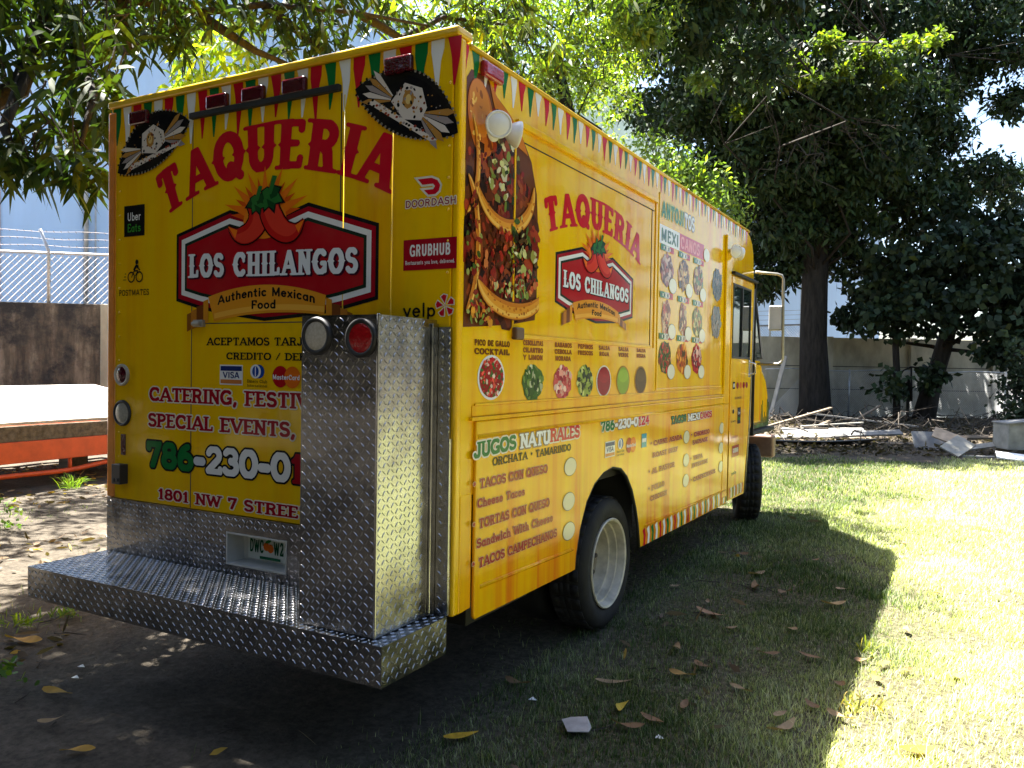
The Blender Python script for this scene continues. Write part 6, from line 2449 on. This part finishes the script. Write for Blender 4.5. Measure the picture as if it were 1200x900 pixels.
# ------------------------------------------------------------------ fallen leaves, litter and weeds near the truck
F = Foliage(True)
n = 5200
x, y = rng.uniform(-8, 3.2, n), rng.uniform(-1.6, 7, n)
w = (vnoise(x, y, .8, 61) > .45) & (~((x > -.2) & (x < 2.4) & (y > -.2))) & (rng.random(n) < np.where(x < -.2, 1, .20))
x, y = x[w], y[w]
P = np.stack([x, y, gz(x, y) + .006 + .02 * rng.random(len(x))], 1)
D_ = unit(rng.normal(0, 1, (len(x), 3)) * np.array([1, 1, .18]))
yl = (rng.random((len(x), 1)) < .12)
F.add(P, D_, rng.uniform(.05, .16, len(x)), rng.uniform(.016, .036, len(x)), .08,
      np.where(yl, np.array([.42, .26, .05]), np.array([.17, .12, .075]) * rng.uniform(.45, 1.5, (len(x), 1))))
tag(F.build('leaf_litter', None, MAT['deadleaf']), 'brown leaf litter on the bare earth left of the truck', 'leaf litter', kind='stuff')
mb = MB((-1, 0, 0))
for k in range(260):
    x, y = RND.uniform(-6.5, 3.0), RND.uniform(-1.4, 4.5)
    if -.2 < x < 2.4 and y > -.2:
        continue
    a, L_ = RND.uniform(0, 6.28), RND.uniform(.05, .35)
    z = float(gz(x, y)) + .008
    mb.tube([(x, y, z), (x + math.cos(a) * L_ * .5, y + math.sin(a) * L_ * .5, z + RND.uniform(0, .02)), (x + math.cos(a + .3) * L_, y + math.sin(a + .3) * L_, z)],
            [.004, .003, .002], 4)
tag(mb.build('twig_litter', MAT['twig']), 'small dry twigs on the bare earth left of the truck', 'twigs', kind='stuff')


def fallen_leaf(px, py, L, w_, az, col, label, curl=.5, group=None):
    g = ground_at(px, py)
    g[2] = float(gz(g[0], g[1])) + .028
    L, w_ = L * 1.25, w_ * 1.3
    n = 9
    d, s = np.array((math.cos(az), math.sin(az), 0)), np.array((-math.sin(az), math.cos(az), 0))
    vs, fs = [], []
    tw_ = RND.uniform(-1.4, 1.4)
    curl *= RND.uniform(.35, .8)
    bend = RND.uniform(-.22, .22)
    for i in range(n):
        t = i / (n - 1)
        ww = w_ * math.sin(math.pi * min(1, t * .93 + .05)) ** .8 * (1 - .25 * t)
        z = curl * L * (.9 * (t - .5) ** 2 - .08) + .004
        c = g + d * (t - .5) * L * (1 - .15 * curl) + s * bend * L * (t - .5) ** 2 * 2 + ez * max(z, -.012)
        sd = s * math.cos(tw_ * (t - .5)) + ez * math.sin(tw_ * (t - .5) * 2)
        vs += [c - sd * ww / 2 + ez * curl * ww * .35, c, c + sd * ww / 2 + ez * curl * ww * .35]
    for i in range(n - 1):
        a = i * 3
        fs += [(a, a + 1, a + 4, a + 3), (a + 1, a + 2, a + 5, a + 4)]
    me = fast_mesh('fallen_leaf', np.array(vs) - g, [np.array(fs)], np.array([np.array(col) * RND.uniform(.75, 1.2) for _ in vs]))
    me.polygons.foreach_set('use_smooth', [True] * len(me.polygons))
    o = link('fallen_leaf', me, MAT['deadleaf'], None, tuple(g))
    tag(o, label, 'leaf', group)
    return o


YE, OC, BR, TA = (.62, .36, .03), (.42, .24, .04), (.20, .12, .065), (.30, .21, .12)
fallen_leaf(541, 866, .13, .045, .9, YE, 'bright yellow leaf on the bare grey earth at the bottom centre', .3)
fallen_leaf(728, 832, .12, .035, 1.5, (.45, .33, .04), 'yellow leaf standing upright in the shaded grass above the paper scrap', .6)
fallen_leaf(92, 886, .11, .04, .7, OC, 'ochre leaf on dark earth at the bottom left corner', .3)
fallen_leaf(1076, 886, .14, .06, .6, (.70, .34, .02), 'bright orange leaf on sunlit grass at the bottom right', .5)
fallen_leaf(68, 813, .15, .04, .2, OC, 'long ochre leaf on dark earth left of the step, above the corner one', .3)
fallen_leaf(28, 752, .20, .06, .3, OC, 'large ochre leaf in a sun patch left of the step', .4)
fallen_leaf(60, 850, .09, .03, 1.2, TA, 'pale curled leaf between the two ochre leaves on dark earth', .7)
fallen_leaf(720, 803, .17, .035, .55, TA, 'pale curled leaf on the shaded grass in front of the rear wheel', .8)
fallen_leaf(833, 722, .20, .045, -.3, (.36, .22, .13), 'large tan curled leaf in the middle of the truck shadow', .8)
fallen_leaf(918, 862, .17, .04, 1.1, TA, 'tan leaf at the bottom of the truck shadow near its sunlit edge', .8)
fallen_leaf(977, 713, .15, .045, .5, (.36, .24, .12), 'tan leaf near the right edge of the truck shadow', .7)
fallen_leaf(606, 805, .12, .03, .1, BR, 'brown leaf on bare earth under the corner of the truck', .5)
fallen_leaf(735, 858, .13, .035, .2, BR, 'brown leaf right beside the paper scrap', .6)
fallen_leaf(800, 795, .12, .03, .1, (.33, .2, .06), 'amber leaf lying flat left of the shadow centre', .4)
fallen_leaf(885, 690, .16, .05, 1.8, (.22, .13, .06), 'dark curled leaf under the pale dry one in the shadow', .9)
fallen_leaf(887, 676, .14, .035, .9, TA, 'pale dry leaf curled up highest in the truck shadow', .9)
shared = 'brown curled fallen leaf lying in the grass within the truck shadow'
for (px, py) in ((825, 705), (870, 652), (915, 700), (930, 745), (795, 692), (858, 738), (955, 835), (985, 850), (975, 812), (905, 842), (945, 775), (845, 655), (800, 832), (770, 845),
                 (960, 660), (990, 690), (895, 770), (870, 815), (800, 760), (830, 780)):
    fallen_leaf(px + RND.uniform(-8, 8), py + RND.uniform(-6, 6), RND.uniform(.07, .13), RND.uniform(.025, .04), RND.uniform(0, 6.28), RND.choice((BR, TA, BR)), shared, RND.uniform(.4, .9),
                'brown leaves in the truck shadow')
shared = 'small brown or orange fallen leaf lying on the sunlit grass'
for (px, py) in ((1025, 800), (1060, 793), (1062, 745), (1025, 815), (1035, 785), (1165, 705), (1198, 722), (1120, 800), (1045, 590), (1060, 640), (1130, 720), (1010, 780), (1100, 700), (1180, 640)):
    fallen_leaf(px, py, RND.uniform(.06, .11), RND.uniform(.025, .04), RND.uniform(0, 6.28), RND.choice((BR, OC, (.30, .12, .05))), shared, RND.uniform(.3, .8), 'leaves on the sunlit grass')

# scrap of grey paper
g = ground_at(676, 860)
g[2] = float(gz(g[0], g[1])) + .03
mb = MB(tuple(g))
o2 = [(-.065, .03), (-.02, .065), (.05, .045), (.062, -.01), (.045, -.055), (-.045, -.045)]
z_ = [.012, .004, .018, .0, .006, .0]
mb.add([g + RIGHT * np.array((1, 1, 0)) * a_ + unit(FWD * np.array((1, 1, 0))) * b_ * 1.25 + ez * (z + dz) for dz in (0, .003) for (a_, b_), z in zip(o2, z_)],
       [tuple(range(6)), tuple(range(11, 5, -1))] + [(i, (i + 1) % 6, 6 + (i + 1) % 6, 6 + i) for i in range(6)])
tag(mb.build('paper_scrap', simple('grey_paper', (.34, .32, .30), .9, var=.2, scale=20)), 'grey scrap of cardboard lying on thin grass below the rear wheel', 'scrap')
for (px, py, lab) in ((95, 779, 'small white paper bit on dark earth under the step, the upper one'), (88, 793, 'small white paper bit on dark earth under the step, the lower one'),
                      (624, 822, 'tiny white paper bit on earth left of the cardboard scrap'), (772, 868, 'tiny white paper bit on grass right of the cardboard scrap')):
    g = ground_at(px, py)
    g[2] = float(gz(g[0], g[1])) + .012
    mb = MB(tuple(g))
    mb.add([g + np.array((a_, b_, z)) for a_, b_, z in ((-.018, -.008, 0), (.015, -.012, .006), (.02, .008, 0), (-.006, .014, .008))] +
           [g + np.array((a_, b_, z + .002)) for a_, b_, z in ((-.018, -.008, 0), (.015, -.012, .006), (.02, .008, 0), (-.006, .014, .008))],
           [(3, 2, 1, 0), (4, 5, 6, 7), (0, 1, 5, 4), (1, 2, 6, 5), (2, 3, 7, 6), (3, 0, 4, 7)])
    tag(mb.build('paper_bit', MAT['whiteplastic']), lab, 'paper')

# weeds
def weed(px, py, n, h, lab, col=(.12, .19, .03), broad=False):
    g = ground_at(px, py)
    F = Foliage(True)
    if broad:
        P = g + rng.normal(0, 1, (n, 3)) * np.array((.07, .07, 0)) + ez * rng.uniform(.02, h, (n, 1))
        D_ = unit(rng.normal(0, 1, (n, 3)) + np.array((0, 0, .3)))
        F.add(P, D_, rng.uniform(.03, .07, n), rng.uniform(.02, .035, n), .2, green(n, col, .3, .2))
    else:
        P = g + rng.normal(0, 1, (n, 3)) * np.array((.05, .05, 0))
        D_ = unit(rng.normal(0, .45, (n, 3)) + np.array((0, 0, 1)))
        F.add(P, D_, h * rng.uniform(.5, 1.1, n), .010, .45, green(n, col, .3, .3))
    o = F.build('weed', None, MAT['blade'], tuple(g))
    o.location = tuple(g)
    tag(o, lab, 'weed')


weed(82, 574, 60, .42, 'tall tuft of bright grass below the orange trailer')
weed(8, 622, 70, .28, 'leafy green weed at the left edge of the picture', (.10, .17, .03), True)
weed(22, 733, 60, .14, 'grass tuft in the sun patch left of the step', (.14, .2, .03))
weed(76, 722, 50, .12, 'low grass tuft below the left end of the step', (.12, .18, .03))
weed(2, 805, 40, .14, 'green weed cut off by the left edge below the step', (.07, .13, .03), True)
weed(1005, 830, 90, .16, 'dry straw tuft on the shadow edge at the lower right', (.20, .19, .12))
weed(1019, 766, 22, .18, 'thin grass stalks standing on the edge of the truck shadow', (.2, .22, .05))
